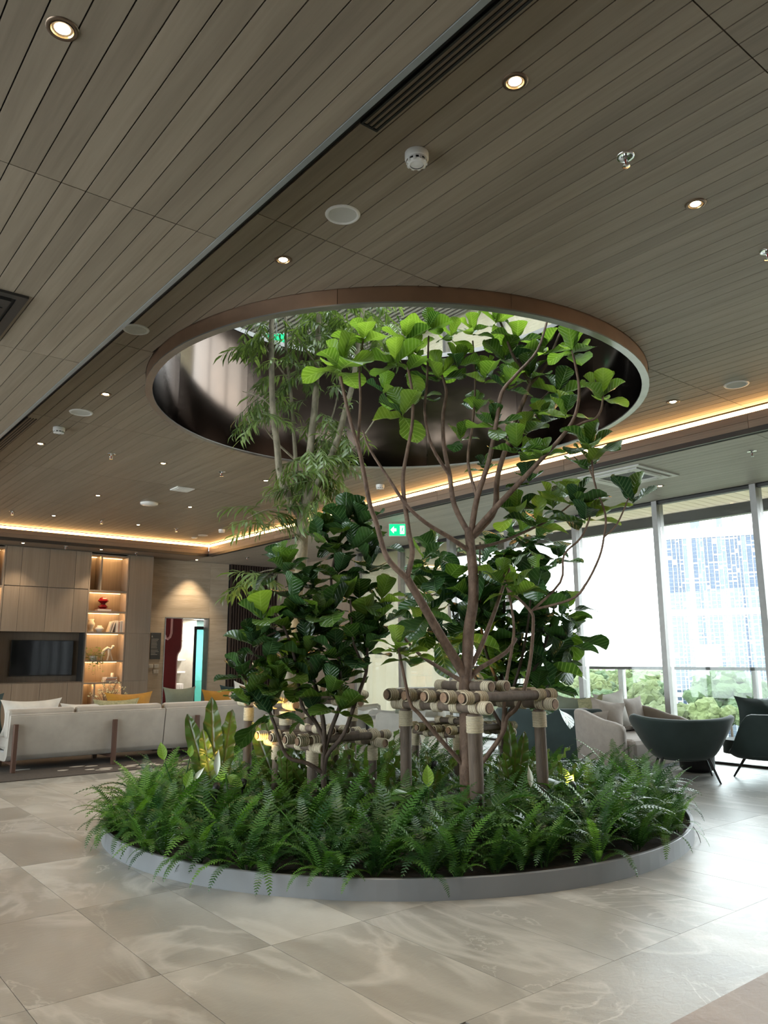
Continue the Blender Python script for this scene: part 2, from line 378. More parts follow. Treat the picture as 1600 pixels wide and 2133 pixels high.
# ================================================================== SETTING
def proj(p):
    d = Vector(p)-CAM; z = d.dot(FW)
    if z < 0.1: return None
    return (800+FPX*d.dot(RT)/z, 1066.5-FPX*d.dot(UP)/z)
def inview(pts, m=60):
    for p in pts:
        q = proj(p)
        if q and -m < q[0] < 1600+m and -m < q[1] < 2133+m: return True
    return False

# ---- floor
fb = MB().box(-5, XW+0.1, -6, YB+0.1, -0.25, -0.005)
floor = struct(fb.build('floor', MAT['grout']))
TX, TY = 0.612, 1.285
rest = MB(); nb = 0
tile_me = MB().box(-TX/2+0.0015, TX/2-0.0015, -TY/2+0.0015, TY/2-0.0015, -0.009, 0).mesh('floor_tile', MAT['floor'])
tiles = []
for i in range(-11, 16):
    for j in range(-8, 12):
        cx = 1.72+(i+0.5)*TX; cy = 3.88+(j+0.5)*TY
        if cx+TX/2 > XW+0.6 or cx-TX/2 < -5 or cy+TY/2 < -6 or cy-TY/2 > YB: continue
        if math.hypot(cx-PXc, cy-PYc) < PR-0.75: continue
        corners = [(cx+a*TX/2, cy+b*TY/2, 0) for a in (-1, 0, 1) for b in (-1, 0, 1)]
        brown = cx > 2.9 and cy < 2.04
        if cx+TX/2 > XW or cy+TY/2 > YB or not inview(corners, 40) or cy < 2.0:
            if cy-TY/2 < 2.04 and cx > 2.5: continue
            rest.box(cx-TX/2+0.0015, min(cx+TX/2-0.0015, XW), cy-TY/2+0.0015, min(cy+TY/2-0.0015, YB), -0.009, 0); continue
        d = math.hypot(cx, cy)
        tiles.append((d, cx, cy))
tiles.sort()
for k, (d, cx, cy) in enumerate(tiles):
    if k < 295: inst('floor_tile', tile_me, floor, (cx, cy, 0))
    else: rest.box(cx-TX/2+0.0015, cx+TX/2-0.0015, cy-TY/2+0.0015, cy+TY/2-0.0015, -0.009, 0)
o = rest.build('far_floor_tiles', MAT['floor'], floor); o['kind'] = 'stuff'
# strip of tile between the last grey row and the brown floor, then the brown floor itself
o = MB().box(2.51, XW, 2.04, 2.595-TY*0, -0.0092, -0.0002).build('floor_strip', MAT['floor'], floor)
o = MB().box(2.51, XW, -6, 2.04, -0.009, 0.001).build('brown_floor', MAT['brown_floor'], floor)
o['label'] = 'brown stone floor area at the near right corner'

# ---- clipped boards around the round opening
def strip_polys(x0, x1, y0, y1, cx, cy, r):
    """the strip minus the disc, as polygons"""
    if r <= 0 or x1 < cx-r or x0 > cx+r or y1 < cy-r or y0 > cy+r: return [[(x0, y0), (x1, y0), (x1, y1), (x0, y1), 'full'][:4]]
    xs = sorted(set([x0, x1]+[x0+(x1-x0)*k/6 for k in range(7)]+[t for t in (cx-r, cx+r) if x0 < t < x1]))
    h = lambda x: math.sqrt(max(0, r*r-(x-cx)**2))
    out = []
    for sgn in (-1, 1):
        seg = []
        for x in xs:
            e = cy+sgn*h(x)
            if sgn < 0: lo, hi = y0, min(y1, e)
            else: lo, hi = max(y0, e), y1
            seg.append((x, lo, hi))
        run = []
        for k, (x, lo, hi) in enumerate(seg+[(None, 1, 0)]):
            if x is not None and hi-lo > 0.002: run.append((x, lo, hi))
            else:
                if len(run) >= 2: out.append([(a, b) for a, b, c in run]+[(a, c) for a, b, c in reversed(run)])
                run = []
    return out
PW = 0.127
YJ = [1.364+2.521*k for k in range(-3, 8)]
YJ = [-6]+[y for y in YJ if -5.9 < y < 16.9]
# backing
b = MB(); x = 2.0
while x < XC+0.1:
    for pl in strip_polys(x, min(x+0.16, XC+0.12), -6, YC+0.12, HX, HY, HR-0.01): b.prism(pl, ZC+0.014, ZC+0.06)
    x += 0.16
ceiling = struct(b.build('ceiling', MAT['ceil_back']))
def boards(parent, x0, x1, yj, z, hole, flip=False, far_y=9.0, mat='ceil'):
    shared = {}; far = MB(); n = int(round((x1-x0)/PW)); pw = (x1-x0)/n
    for i in range(n):
        a, c = x0+i*pw+0.0033, x0+(i+1)*pw-0.0033
        for k in range(len(yj)-1):
            ya, yb = yj[k]+0.003, yj[k+1]-0.003
            pls = strip_polys(a, c, ya, yb, HX, HY, HR+0.004) if hole else [[(a, ya), (c, ya), (c, yb), (a, yb)]]
            if ya > far_y or not inview([(q[0], q[1], z) for pl in pls for q in pl]+[((a+c)/2, ya+(yb-ya)*t, z) for t in (0.25, 0.5, 0.75)], 30):
                for pl in pls: far.prism(pl, z, z+0.013)
                continue
            for pl in pls:
                if len(pl) == 4 and abs(pl[0][1]-ya)+abs(pl[1][1]-ya)+abs(pl[2][1]-yb)+abs(pl[3][1]-yb)+abs(pl[0][0]-a)+abs(pl[1][0]-c) < 1e-5:
                    key = round(yb-ya, 3)
                    if key not in shared: shared[key] = MB().box(-(c-a)/2, (c-a)/2, -(yb-ya)/2, (yb-ya)/2, 0, 0.013).mesh('ceiling_board', MAT[mat])
                    inst('ceiling_board', shared[key], parent, ((a+c)/2, (ya+yb)/2, z+random.uniform(0, 0.0012)))
                else:
                    mx, my = sum(q[0] for q in pl)/len(pl), sum(q[1] for q in pl)/len(pl)
                    MB().prism([(q[0]-mx, q[1]-my) for q in pl], 0, 0.013).build('ceiling_board', MAT[mat], parent, (mx, my, z+random.uniform(0, 0.0012)))
    if far.v: f = far.build('far_ceiling_boards', MAT[mat], parent); f['kind'] = 'stuff'
boards(ceiling, 2.13, XC-0.012, YJ+[YC-0.012], ZC, True)
# near-left lower soffit
b = MB().box(-5, 1.872, -6, YB, ZL+0.014, ZL+0.3)
soff = struct(b.build('ceiling_near', MAT['ceil_back']))
boards(soff, 1.872-PW*32, 1.872, [-6]+[3.9+2.5*k for k in range(-3, 5)]+[YB], ZL, False)
# bright metal edge trim + dark reveal
tr = struct(MB().box(1.872, 1.903, -6, YC, ZL-0.004, ZL+0.10).build('trim_1', MAT['edge']))
tag(tr, 'satin steel edge of the lower ceiling')
struct(MB().box(1.90, 2.128, -6, YC, ZC+0.01, ZC+0.03).build('trim_2', MAT['black']))
struct(MB().box(1.872, 1.895, -6, YC, ZL+0.1, ZC+0.3).build('trim_3', MAT['black']))
# perimeter soffit by the windows
ps = struct(MB().box(XC+0.03, XW+0.05, -6, YB, ZP+0.014, ZP+0.04).build('ceiling_window_side', MAT['ceil_back']))
boards(ps, XC+0.03, XW-0.09, YJ+[YB-0.02], ZP, False, far_y=11, mat='ceil_window_lit')  # boards carry the brightness of the windows in their colour
# rear soffit
rs = struct(MB().box(1.9, XC+0.03, YC+0.03, YB, ZP+0.014, ZP+0.04).build('ceiling_rear', MAT['ceil_back']))
for k in range(9):
    y0 = YC+0.03+k*(YB-YC-0.03)/9
    for (xa, xb) in ((1.9, 4.3), (4.3, 6.8), (6.8, XC+0.03)):
        MB().box(xa+0.002, xb-0.002, y0+0.002, y0+(YB-YC-0.03)/9-0.002, ZP, ZP+0.013).build('ceiling_board', MAT['fascia_x'], rs)
# fascias with cove light
def fascia(name, along, fixed, a0, a1, joints, label):
    m = 'fascia' if along == 'y' else 'fascia_x'
    def bx(mb, p, q, t0, t1, z0, z1):
        return mb.box(fixed+t0, fixed+t1, p, q, z0, z1) if along == 'y' else mb.box(p, q, fixed+t0, fixed+t1, z0, z1)
    root = struct(bx(MB(), a0, a1, 0.022, 0.10, ZP-0.012, ZC+0.01).build(name, MAT['ceil_back']))
    tag(root, label)
    js = [a0]+[j for j in joints if a0+0.1 < j < a1-0.1]+[a1]
    for p, q in zip(js[:-1], js[1:]):
        bx(MB(), p+0.002, q-0.002, 0, 0.022, ZP+0.045, ZP+0.125).build('fascia_board', MAT[m], root)
        bx(MB(), p+0.002, q-0.002, 0, 0.022, ZP+0.128, ZP+0.212).build('fascia_board', MAT[m], root)
    bx(MB(), a0, a1, -0.006, 0.03, ZP-0.016, ZP+0.042).build('edge_trim', MAT['alu_dark'], root)
    led = bx(MB(), a0, a1, 0.012, 0.022, ZP+0.222, ZP+0.268).build('led_strip', MAT['led'], root)
    led['label'] = 'glowing warm cove light strip'
    return root
fascia('trim_4', 'y', XC, -6, YC, YJ, 'wood fascia with a glowing cove strip on the window side')
fascia('trim_5', 'x', YC, 1.9, XC, [4.95, 7.3], 'wood fascia with a glowing cove strip in front of the cabinets')
# walls out of view that close the room
def glazed(name, axis, fixed, a0, a1, z0, z1):
    n = int((a1-a0)/1.57); st = (a1-a0)/n; mb = MB(); gl = MB()
    def bx(m, p, q, t, za, zb): m.box(fixed-t, fixed+t, p, q, za, zb) if axis == 'y' else m.box(p, q, fixed-t, fixed+t, za, zb)
    for i in range(n+1): bx(mb, a0+i*st-0.045, a0+i*st+0.045, 0.08, z0, z1)
    bx(mb, a0, a1, 0.05, z0, z0+0.05); bx(mb, a0, a1, 0.05, z1-0.05, z1)
    o = struct(mb.build(name, MAT['alu_dark']))
    bx(gl, a0, a1, 0.005, z0+0.05, z1-0.05); gl.build('pane', MAT['glass'], o)
# unseen glazing added on the left to bring in daylight
glazed('wall_left_added_glazing', 'y', -5.1, 2, YB, 0, ZL)
struct(MB().box(-5.2, -5, -6.2, 2, 0, ZL).build('wall_left_solid', MAT['plaster']))
struct(MB().box(-5, XW+0.1, -6.2, -6, 0, ZL).build('wall_near', MAT['plaster']))
struct(MB().box(-5.2, -5, -6.2, YB+0.2, ZL, 4.7).box(-5, XW+0.1, -6.2, -6, ZL, 4.7).build('trim_7', MAT['alu_dark']))

# ---- windows
MY = [5.14+1.573*k for k in range(-7, 7)]
nwin = 0
mul = MB().box(-0.09, 0.09, -0.045, 0.045, 0, ZP).mesh('mullion', MAT['alu'])
glz = MB().box(-0.006, 0.006, 0.045, 1.573-0.045, 0.03, ZP-0.05).mesh('pane', MAT['glass'])
for k, y in enumerate(MY):
    fr = MB()
    if k < len(MY)-1:
        fr.box(-0.05, 0.05, 0.045, 1.573-0.045, 0, 0.035).box(-0.05, 0.05, 0.045, 1.573-0.045, ZP-0.05, ZP)
    else: fr.box(-0.05, 0.05, 0.0, 0.06, 0, ZP)
    o = struct(fr.build('window_%d' % (k+1), MAT['alu_dark'], None, (XW, y, 0)))
    inst('mullion', mul, o)
    if k < len(MY)-1: inst('pane', glz, o)
    if y > 11.0 and k < len(MY)-1:
        bl = MB().box(XW+0.035, XW+0.04, y+0.05, y+1.52, 0.16, ZP-0.02).box(XW+0.02, XW+0.06, y+0.05, y+1.52, 0.13, 0.16).build('roller_blind', MAT['blind'])
        tag(bl, 'cream roller blind in the window %s the exit sign' % ('under' if y < 12.5 else 'left of and beyond'), 'blind', 'cream roller blinds')
# solid end of the window wall
we = struct(MB().box(XW-0.09, XW+0.3, MY[-1]+0.05, YB+0.3, 0, ZP+0.02).build('wall_right', MAT['cab']))
# balcony
bal = struct(MB().box(XW+0.1, 13.4, -8, 20, -0.3, -0.03).build('floor_balcony', simple('pale_concrete', (0.74, 0.73, 0.71), 0.7)))
bs = struct(MB().box(XW+0.06, 12.1, -8, 20, 3.94, 4.4).build('ceiling_balcony', MAT['alu_dark']))
sl = MB().box(-0.5, 0.5, -0.074, 0.074, 0, 0.02).mesh('soffit_slat', MAT['soffit_cream'])
for k in range(90):
    inst('soffit_slat', sl, bs, (11.56, 2.0+k*0.16, 3.92))
MB().box(12.06, 12.2, -8, 20, 3.74, 4.4).build('edge_beam', MAT['alu_dark'], bs)
rail = thing('balcony_railing', 'dark metal and glass railing along the balcony outside the windows', 'railing', (13.0, 0, 0))
MB().box(-0.03, 0.03, -6, 18, 1.27, 1.325).build('top_rail', MAT['alu_dark'], rail)
for k in range(-4, 5):
    y = 6.38+k*2.58
    MB().box(-0.05, 0.05, y-0.05, y+0.05, -0.03, 1.27).build('post', MAT['alu'], rail)
    MB().box(-0.006, 0.006, y+0.07, y+2.51, 0.05, 1.25).build('glass_panel', MAT['glass'], rail)

# ---- storey above, seen through the round opening
b = MB(); x = -5.0
while x < XW:
    for pl in strip_polys(x, min(x+0.25, XW+0.1), -6, YB+0.2, HX, HY, HR+0.03): b.prism(pl, 4.5, 4.7)
    x += 0.25
fu = struct(b.build('floor_upper', MAT['plaster']))
ZU = 8.8
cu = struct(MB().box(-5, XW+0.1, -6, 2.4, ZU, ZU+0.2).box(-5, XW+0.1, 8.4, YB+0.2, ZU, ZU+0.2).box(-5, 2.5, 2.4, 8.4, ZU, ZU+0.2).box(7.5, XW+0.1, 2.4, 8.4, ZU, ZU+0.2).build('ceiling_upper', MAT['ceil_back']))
sk = struct(MB().box(2.5, 7.5, 2.4, 8.4, ZU+0.14, ZU+0.15).build('window_40', MAT['glass']))  # unseen skylight, added to light the plants from above
for k in range(4): MB().box(2.5+k*1.65, 2.55+k*1.65, 2.4, 8.4, ZU+0.05, ZU+0.2).build('glazing_bar', MAT['alu'], sk)
b = MB()
for k in range(60): b.box(4.2+k*0.12, 4.2+k*0.12+0.05, 8.5 if k < 29 else -2, YB, ZU-0.1, ZU)
o = b.build('ceiling_slats', simple('pale_slat', (0.42, 0.40, 0.36), 0.6), cu); o['kind'] = 'stuff'
glazed('wall_upper_left_added_glazing', 'y', -5.1, -6, YB, 4.7, ZU)  # unseen glazing, added to send more sky light down the opening
glazed('wall_upper_near_added_glazing', 'x', -6.1, -5, XW, 4.7, ZU)  # likewise added out of view for light through the opening
struct(MB().box(-5, XW+0.1, YB, YB+0.2, 4.7, ZU).build('wall_upper_rear', MAT['plaster']))
mulu = MB().box(-0.09, 0.09, -0.045, 0.045, 4.7, ZU).mesh('mullion', MAT['alu'])
glu = MB().box(-0.006, 0.006, 0.045, 1.573-0.045, 4.75, ZU-0.05).mesh('pane', MAT['glass'])
for k in range(0, 16):
    y = MY[0]+k*1.573
    o = struct(MB().box(-0.05, 0.05, 0.045, 1.528, 4.7, 4.78).box(-0.05, 0.05, 0.045, 1.528, ZU-0.06, ZU).build('window_%d' % (k+21), MAT['alu_dark'], None, (XW, y, 0)))
    inst('mullion', mulu, o); inst('pane', glu, o)
    if 8 < y < 18:
        bl = MB().box(XW+0.035, XW+0.04, y+0.05, y+1.52, 4.8, ZU-0.02).build('roller_blind', MAT['blind'])
        tag(bl, 'cream blind in an upstairs window seen through the round opening', 'blind', 'upstairs blinds')

# ---- round opening collar
col = thing('opening_collar', 'bronze metal collar lining the round opening in the wooden ceiling', 'collar', (HX, HY, 0))
NP = 12
for k in range(NP):
    a0 = 2*PI*(k+0.35)/NP+0.0008; a1 = 2*PI*(k+1.35)/NP-0.0008
    MB().lathe([(HR, ZC+0.02), (HR, 4.075)], 12, a0=a0, a1=a1).lathe([(HR-0.012, 4.075), (HR-0.012, ZC+0.02)], 12, a0=a0, a1=a1).build('outer_band_panel', MAT['bronze'], col)
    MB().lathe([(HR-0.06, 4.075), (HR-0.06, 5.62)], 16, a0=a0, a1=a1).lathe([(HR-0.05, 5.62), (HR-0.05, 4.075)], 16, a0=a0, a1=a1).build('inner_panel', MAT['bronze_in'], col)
for o in col.children:
    for p in o.data.polygons: pass
MB().lathe([(HR+0.004, 4.078), (HR+0.004, 4.066), (HR-0.064, 4.066), (HR-0.064, 4.078), (HR+0.004, 4.078)], 96, smooth=False).build('bottom_lip', MAT['lip'], col)
MB().lathe([(HR-0.07, 5.62), (HR-0.07, 5.68), (HR+0.25, 5.68), (HR+0.25, 5.62), (HR-0.07, 5.62)], 96, smooth=False).build('top_cap', MAT['alu'], col)
MB().lathe([(HR+0.2, 4.7), (HR+0.2, 5.62)], 96).build('parapet', MAT['plaster'], col)
# ================================================================== REAR WALL: cabinets, shelves, travertine, slats
CY = 17.80
rw = MB().box(-5, 7.78, YB, YB+0.22, 0, ZP+0.3).box(8.91, XW+0.1, YB, YB+0.22, 0, ZP+0.3).box(7.78, 8.91, YB, YB+0.22, 2.5, ZP+0.3)
rear = struct(rw.build('wall_rear', MAT['plaster']))
rows = [0, 0.62, 1.26, 1.9, 2.5, 3.06, 3.5, ZP]
for i in range(len(rows)-1):
    z0, z1 = rows[i]+0.0015, rows[i+1]-0.0015
    spans = [(7.24, 7.775), (8.915, 9.44)] if z1 <= 2.5 else [(7.24, 8.92), (8.92, 9.44)]
    for xa, xb in spans:
        MB().box(xa+0.0015, xb-0.0015, YB-0.02, YB-0.001, z0, z1).build('travertine_panel', MAT['travertine'], rear)
MB().box(9.44, XW-0.09, YB-0.02, YB-0.001, 0, ZP).build('slat_backing', MAT['black'], rear)
slat = MB().box(-0.021, 0.021, -0.06, 0, 0.0, ZP).mesh('slat', wood('dark_slat', (0.035, 0.022, 0.018), (0.085, 0.055, 0.044), 'z', 0.45))
for k in range(19): inst('slat', slat, rear, (9.50+k*0.075, YB-0.02, 0))
dr = struct(MB().box(7.765, 7.785, YB-0.03, YB+0.23, 0, 2.505).box(8.905, 8.925, YB-0.03, YB+0.23, 0, 2.505).box(7.765, 8.925, YB-0.03, YB+0.23, 2.49, 2.51).build('door_1', MAT['steel']))

def unit(name, label, x0, x1):
    return thing(name, label, 'cabinet', (x0, CY, 0))
XD = [3.99, 4.305, 4.87, 5.435, 5.745]
def door_row(root, z0, z1, ox):
    for a, c in zip(XD[:-1], XD[1:]):
        MB().box(a+0.003-ox, c-0.003-ox, 0, 0.02, z0+0.004, z1-0.004).build('door', MAT['cab'], root)
t = unit('wall_cabinet', 'tall double row of wood doors above the television', XD[0], XD[-1]); ox = XD[0]
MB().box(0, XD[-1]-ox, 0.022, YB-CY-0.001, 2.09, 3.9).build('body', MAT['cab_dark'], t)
door_row(t, 3.06, 3.9, ox); door_row(t, 2.09, 3.05, ox)
t = unit('base_cabinet', 'low wood cabinet with doors below the television', XD[0], XD[-1])
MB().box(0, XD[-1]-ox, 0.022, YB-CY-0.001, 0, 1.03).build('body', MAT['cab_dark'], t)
door_row(t, 0.08, 1.01, ox)
MB().box(0, XD[-1]-ox, 0.06, 0.07, 0, 0.08).build('plinth', MAT['black'], t)
t = thing('television_niche', 'recessed wood panel around the television', 'panel', (XD[0], CY, 1.03))
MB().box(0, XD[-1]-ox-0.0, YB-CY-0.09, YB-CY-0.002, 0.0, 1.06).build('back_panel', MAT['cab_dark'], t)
MB().box(XD[-1]-ox-0.03, XD[-1]-ox-0.002, 0.0, YB-CY-0.09, 0.0, 1.06).build('side_panel', MAT['alu_dark'], t)
tv = thing('television', 'black flat screen television on the wood wall', 'television', (4.30, 18.06, 1.16))
MB().box(0, 1.29, 0, 0.035, 0, 0.76).build('frame', MAT['black'], tv, bevel=0.004)
MB().box(0.012, 1.278, -0.002, 0.0, 0.02, 0.748).build('screen', simple('dark_screen', (0.008, 0.008, 0.010), 0.06, spec=0.25), tv)
MB().box(0.4, 0.9, 0.035, 0.075, 0.2, 0.55).build('wall_mount', MAT['black'], tv)

def shelf_unit(x0, x1, label, split):
    t = thing('bookshelf', label, 'bookshelf', (x0, CY, 0))
    W = x1-x0; D = YB-CY-0.003
    for xa, xb in ((0, 0.03), (W-0.03, W)):
        MB().box(xa, xb, 0, D, 0, 3.9).build('side_panel', MAT['cab'], t)
    MB().box(0.03, W-0.03, D-0.02, D, 0, 3.9).build('back_panel', MAT['cab'], t)
    zs = [0.08, 1.0, 1.48, 2.11, 2.58, 3.05, 3.87]
    for k, z in enumerate(zs):
        sh = MB().box(0.03, W-0.03, 0.0, D-0.02, z-0.035, z).build('shelf', MAT['cab'], t)
        if k > 0:
            MB().box(0.05, W-0.05, D-0.075, D-0.045, z-0.043, z-0.0355).build('led_strip', MAT['led_shelf'], sh)
            l = bpy.data.lights.new('shelf_light', 'AREA'); l.shape = 'RECTANGLE'; l.size = W-0.15; l.size_y = 0.04
            l.energy = 2.0; l.color = (1.0, 0.58, 0.24)
            lo = bpy.data.objects.new('shelf_light', l); link(lo, t); lo.location = (W/2, D-0.33, z-0.05); lo.rotation_euler = (R_(20), 0, 0)
    for (za, zb) in ((0.08, 0.965), (3.05, 3.835)):
        MB().box(split, split+0.03, 0.01, D-0.02, za, zb).build('divider', MAT['cab'], t)
    return t
shelf_unit(5.748, 6.655, 'lit open bookshelf with ornaments beside the television', 0.26)
shelf_unit(3.08, 3.985, 'lit open bookshelf cut by the left edge of the photo', 0.60)
t = unit('tall_cabinet', 'tall plain wood cabinet between the bookshelf and the travertine wall', 6.66, 7.24)
MB().box(0.0, 0.578, 0.022, YB-CY-0.003, 0, 3.9).build('body', MAT['cab'], t)
for z0, z1 in ((0.05, 1.02), (1.02, 2.09), (2.09, 3.9)):
    MB().box(0.003, 0.577, 0, 0.02, z0+0.003, z1-0.003).build('door', MAT['cab'], t)
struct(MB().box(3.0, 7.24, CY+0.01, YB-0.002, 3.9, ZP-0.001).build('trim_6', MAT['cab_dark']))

# ---- ornaments on the shelves (x from unit left edge)
SX, SY = 5.748, 18.0
def lathe_thing(name, label, cat, loc, prof, mat, n=20):
    t = MB().lathe(prof, n).build(name, MAT[mat] if isinstance(mat, str) else mat, None, loc); return tag(t, label, cat)
redglass = simple('ruby_glass', (0.16, 0.008, 0.012), 0.12)
xr = 6.17
bk = thing('book', 'red and white book lying under the ruby vase', 'book', (xr, SY, 2.581))
MB().box(-0.16, 0.16, -0.11, 0.11, 0.0, 0.008).box(-0.16, 0.16, -0.11, 0.11, 0.05, 0.058).build('cover', simple('red_cover', (0.4, 0.05, 0.04), 0.5), bk)
MB().box(-0.155, 0.155, -0.108, 0.10, 0.008, 0.05).build('page_block', MAT['linen_white'], bk)
v = thing('ruby_vase', 'faceted ruby red vase on a book in the shelf', 'vase', (xr, SY, 2.64))
MB().lathe([(0.0, 0.0), (0.06, 0.0), (0.12, 0.05), (0.05, 0.11), (0.05, 0.12), (0.13, 0.18), (0.08, 0.25), (0.05, 0.26), (0.04, 0.25)], 6, smooth=False).build('body', redglass, v)
MB().lathe([(0.05, 0.255), (0.055, 0.265), (0.045, 0.265)], 6, smooth=False).build('rim', redglass, v)
lathe_thing('white_vase', 'tall curvy white vase in the shelf', 'vase', (5.92, SY, 2.111), [(0, 0), (0.085, 0), (0.06, 0.03), (0.05, 0.08), (0.085, 0.15), (0.085, 0.19), (0.05, 0.25), (0.065, 0.29), (0.055, 0.29), (0.04, 0.25), (0, 0.1)], 'linen_white')
lathe_thing('white_pot', 'squat stepped white pot beside the tall white vase', 'vase', (6.10, SY-0.05, 2.111), [(0, 0), (0.06, 0), (0.06, 0.035), (0.1, 0.06), (0.1, 0.085), (0.06, 0.12), (0.05, 0.15), (0.035, 0.15), (0, 0.05)], 'linen_white', 10)
bc = [(0.62, 0.58, 0.52), (0.72, 0.66, 0.6), (0.78, 0.76, 0.72), (0.7, 0.45, 0.38), (0.6, 0.6, 0.6), (0.8, 0.78, 0.75)]
bl = ['pale leaning book at the left end of the shelf row', 'pinkish leaning book second from the left in the shelf row', 'thick white upright book third in the shelf row', 'slim rose book in the middle of the shelf row', 'grey upright book second from the right in the shelf row', 'white upright book at the right end of the shelf row']
bx = 6.30
for k in range(6):
    tk = (0.035, 0.04, 0.06, 0.025, 0.05, 0.05)[k]; hh = (0.26, 0.27, 0.27, 0.25, 0.26, 0.27)[k]
    t = thing('book', bl[k], 'book', (bx, SY-0.08, 2.111), 0, 'row of books on the shelf')
    if k < 2: t.rotation_euler = (0, R_(16), 0); bx += 0.012
    m = simple('book_cover_%d' % k, bc[k], 0.6)
    MB().box(0, 0.003, 0, 0.19, 0, hh).box(tk-0.003, tk, 0, 0.19, 0, hh).box(0, tk, 0, 0.003, 0, hh).build('cover', m, t)
    MB().box(0.003, tk-0.003, 0.003, 0.185, 0.004, hh-0.004).build('page_block', MAT['linen_white'], t)
    bx += tk+0.003 + (0.055 if k == 1 else 0)
# arched white figure
fg = thing('white_sculpture', 'white arched abstract figure on the shelf', 'sculpture', (6.32, SY-0.02, 1.481))
MB().tube([(-0.14, 0, 0), (-0.13, 0, 0.10), (-0.08, 0, 0.22), (0.0, 0, 0.28), (0.08, 0, 0.25), (0.11, 0, 0.29)], [0.022, 0.028, 0.032, 0.034, 0.026, 0.022], 10).build('body', MAT['linen_white'], fg)
MB().tube([(0.04, 0, 0.26), (0.08, 0.02, 0.14), (0.14, 0.02, 0.0)], [0.028, 0.022, 0.015], 10).tube([(0.03, 0, 0.25), (0.03, -0.02, 0.12), (0.0, -0.03, 0.0)], [0.024, 0.02, 0.014], 10).build('limbs', MAT['linen_white'], fg)
MB().lathe([(0, -0.035), (0.03, -0.02), (0.036, 0.0), (0.03, 0.025), (0, 0.035)], 12, Matrix.Translation((0.125, 0, 0.31))).build('head', MAT['linen_white'], fg)
# trailing plant
tp = thing('trailing_plant', 'trailing potted ivy hanging over the shelf edge', 'plant', (5.99, CY+0.10, 1.481))
MB().lathe([(0, 0), (0.07, 0), (0.09, 0.1), (0.08, 0.1), (0.0, 0.08)], 16).build('pot', MAT['plaster'], tp)
lf = MB().add([(0, 0, 0), (-0.4, 0.45, 0.06), (0, 1, -0.08), (0.4, 0.45, 0.06)], [(0, 3, 2, 1)]).mesh('leaf', MAT['willow_leaf'])
lf2 = lf.copy(); lf2.materials[0] = MAT['fig_leaf_light']
for k in range(150):
    a = random.uniform(0, 2*PI); e = random.random()
    if k < 105:
        rr = 0.17*math.sqrt(random.random()); p = Vector((rr*math.cos(a)*1.15, rr*math.sin(a)*0.8-0.03, 0.06+random.random()*0.22))
    else:
        p = Vector((random.uniform(-0.16, 0.2), -0.11+random.uniform(-0.02, 0.02), random.uniform(-0.36, 0.08)*random.random()))
    dv = Vector((math.cos(a), math.sin(a)-0.3, random.uniform(-0.4, 0.5)))
    inst('leaf', lf if random.random() < 0.75 else lf2, tp, mat4=basis(dv, Vector((random.uniform(-.4, .4), -0.5, 1)), p, random.uniform(0.045, 0.075)))
mb = MB()
for k in range(7):
    x = -0.14+k*0.05; mb.tube([(x*0.3, 0, 0.1), (x, -0.12, 0.12), (x*1.2, -0.115, -0.05-0.28*random.random())], 0.003, 4)
mb.build('stems', MAT['willow_leaf'], tp)
# stacked books and candle
for k, (c, hgt, w_) in enumerate((((0.45, 0.42, 0.4), 0.035, 0.15), ((0.62, 0.36, 0.24), 0.04, 0.14), ((0.75, 0.72, 0.68), 0.03, 0.13))):
    t = thing('book', ('grey book at the bottom of the small stack by the candle', 'terracotta book in the middle of the small stack by the candle', 'white book on top of the small stack by the candle')[k], 'book', (6.42, SY, 1.001+(0, 0.036, 0.077)[k]), 0.1*k)
    m = simple('stack_cover_%d' % k, c, 0.6)
    MB().box(-w_, w_, -0.1, 0.1, 0, 0.004).box(-w_, w_, -0.1, 0.1, hgt-0.004, hgt).box(-w_, w_, -0.1, -0.096, 0, hgt).build('cover', m, t)
    MB().box(-w_+0.004, w_-0.004, -0.096, 0.097, 0.004, hgt-0.004).build('page_block', MAT['linen_white'], t)
cn = thing('candle', 'small white candle on the stacked books', 'candle', (6.47, SY, 1.109))
MB().lathe([(0, 0), (0.03, 0), (0.03, 0.09), (0.025, 0.092), (0, 0.085)], 14).build('wax', MAT['linen_white'], cn)
MB().tube([(0, 0, 0.085), (0.002, 0, 0.105)], 0.002, 5).build('wick', MAT['black'], cn)
# plaque and switches on travertine
pq = thing('information_plaque', 'dark grey notice plaque with pale lettering on the travertine', 'sign', (7.415, YB-0.03, 1.5))
MB().box(0, 0.26, -0.008, 0.008, 0, 0.63).build('plate', simple('slate_plate', (0.075, 0.08, 0.085), 0.5), pq, bevel=0.006)
mb = MB(); z = 0.47
for k in range(11):
    mb.box(0.02, 0.02+random.uniform(0.11, 0.2), -0.0095, -0.008, z, z+0.008); z -= 0.034 if k != 6 else 0.055
mb.box(0.02, 0.05, -0.0095, -0.008, 0.52, 0.535).box(0.025, 0.04, -0.0095, -0.008, 0.538, 0.56)
mb.build('lettering', MAT['linen_white'], pq)
for k, (x, z, w_) in enumerate(((7.40, 1.30, 0.11), (7.53, 1.30, 0.12), (7.52, 1.17, 0.13))):
    t = thing('switch_plate', ('left white switch plate below the plaque', 'right white switch plate below the plaque', 'white switch plate under the other two')[k], 'switch', (x, YB-0.022, z))
    MB().box(0, w_, -0.012, 0, 0, 0.085).build('plate', MAT['white'], t, bevel=0.003)
    MB().box(0.012, w_/2-0.004, -0.017, -0.012, 0.014, 0.07).build('rocker', MAT['linen_white'], t)
    MB().box(w_/2+0.004, w_-0.012, -0.017, -0.012, 0.014, 0.07).build('rocker', MAT['linen_white'], t)

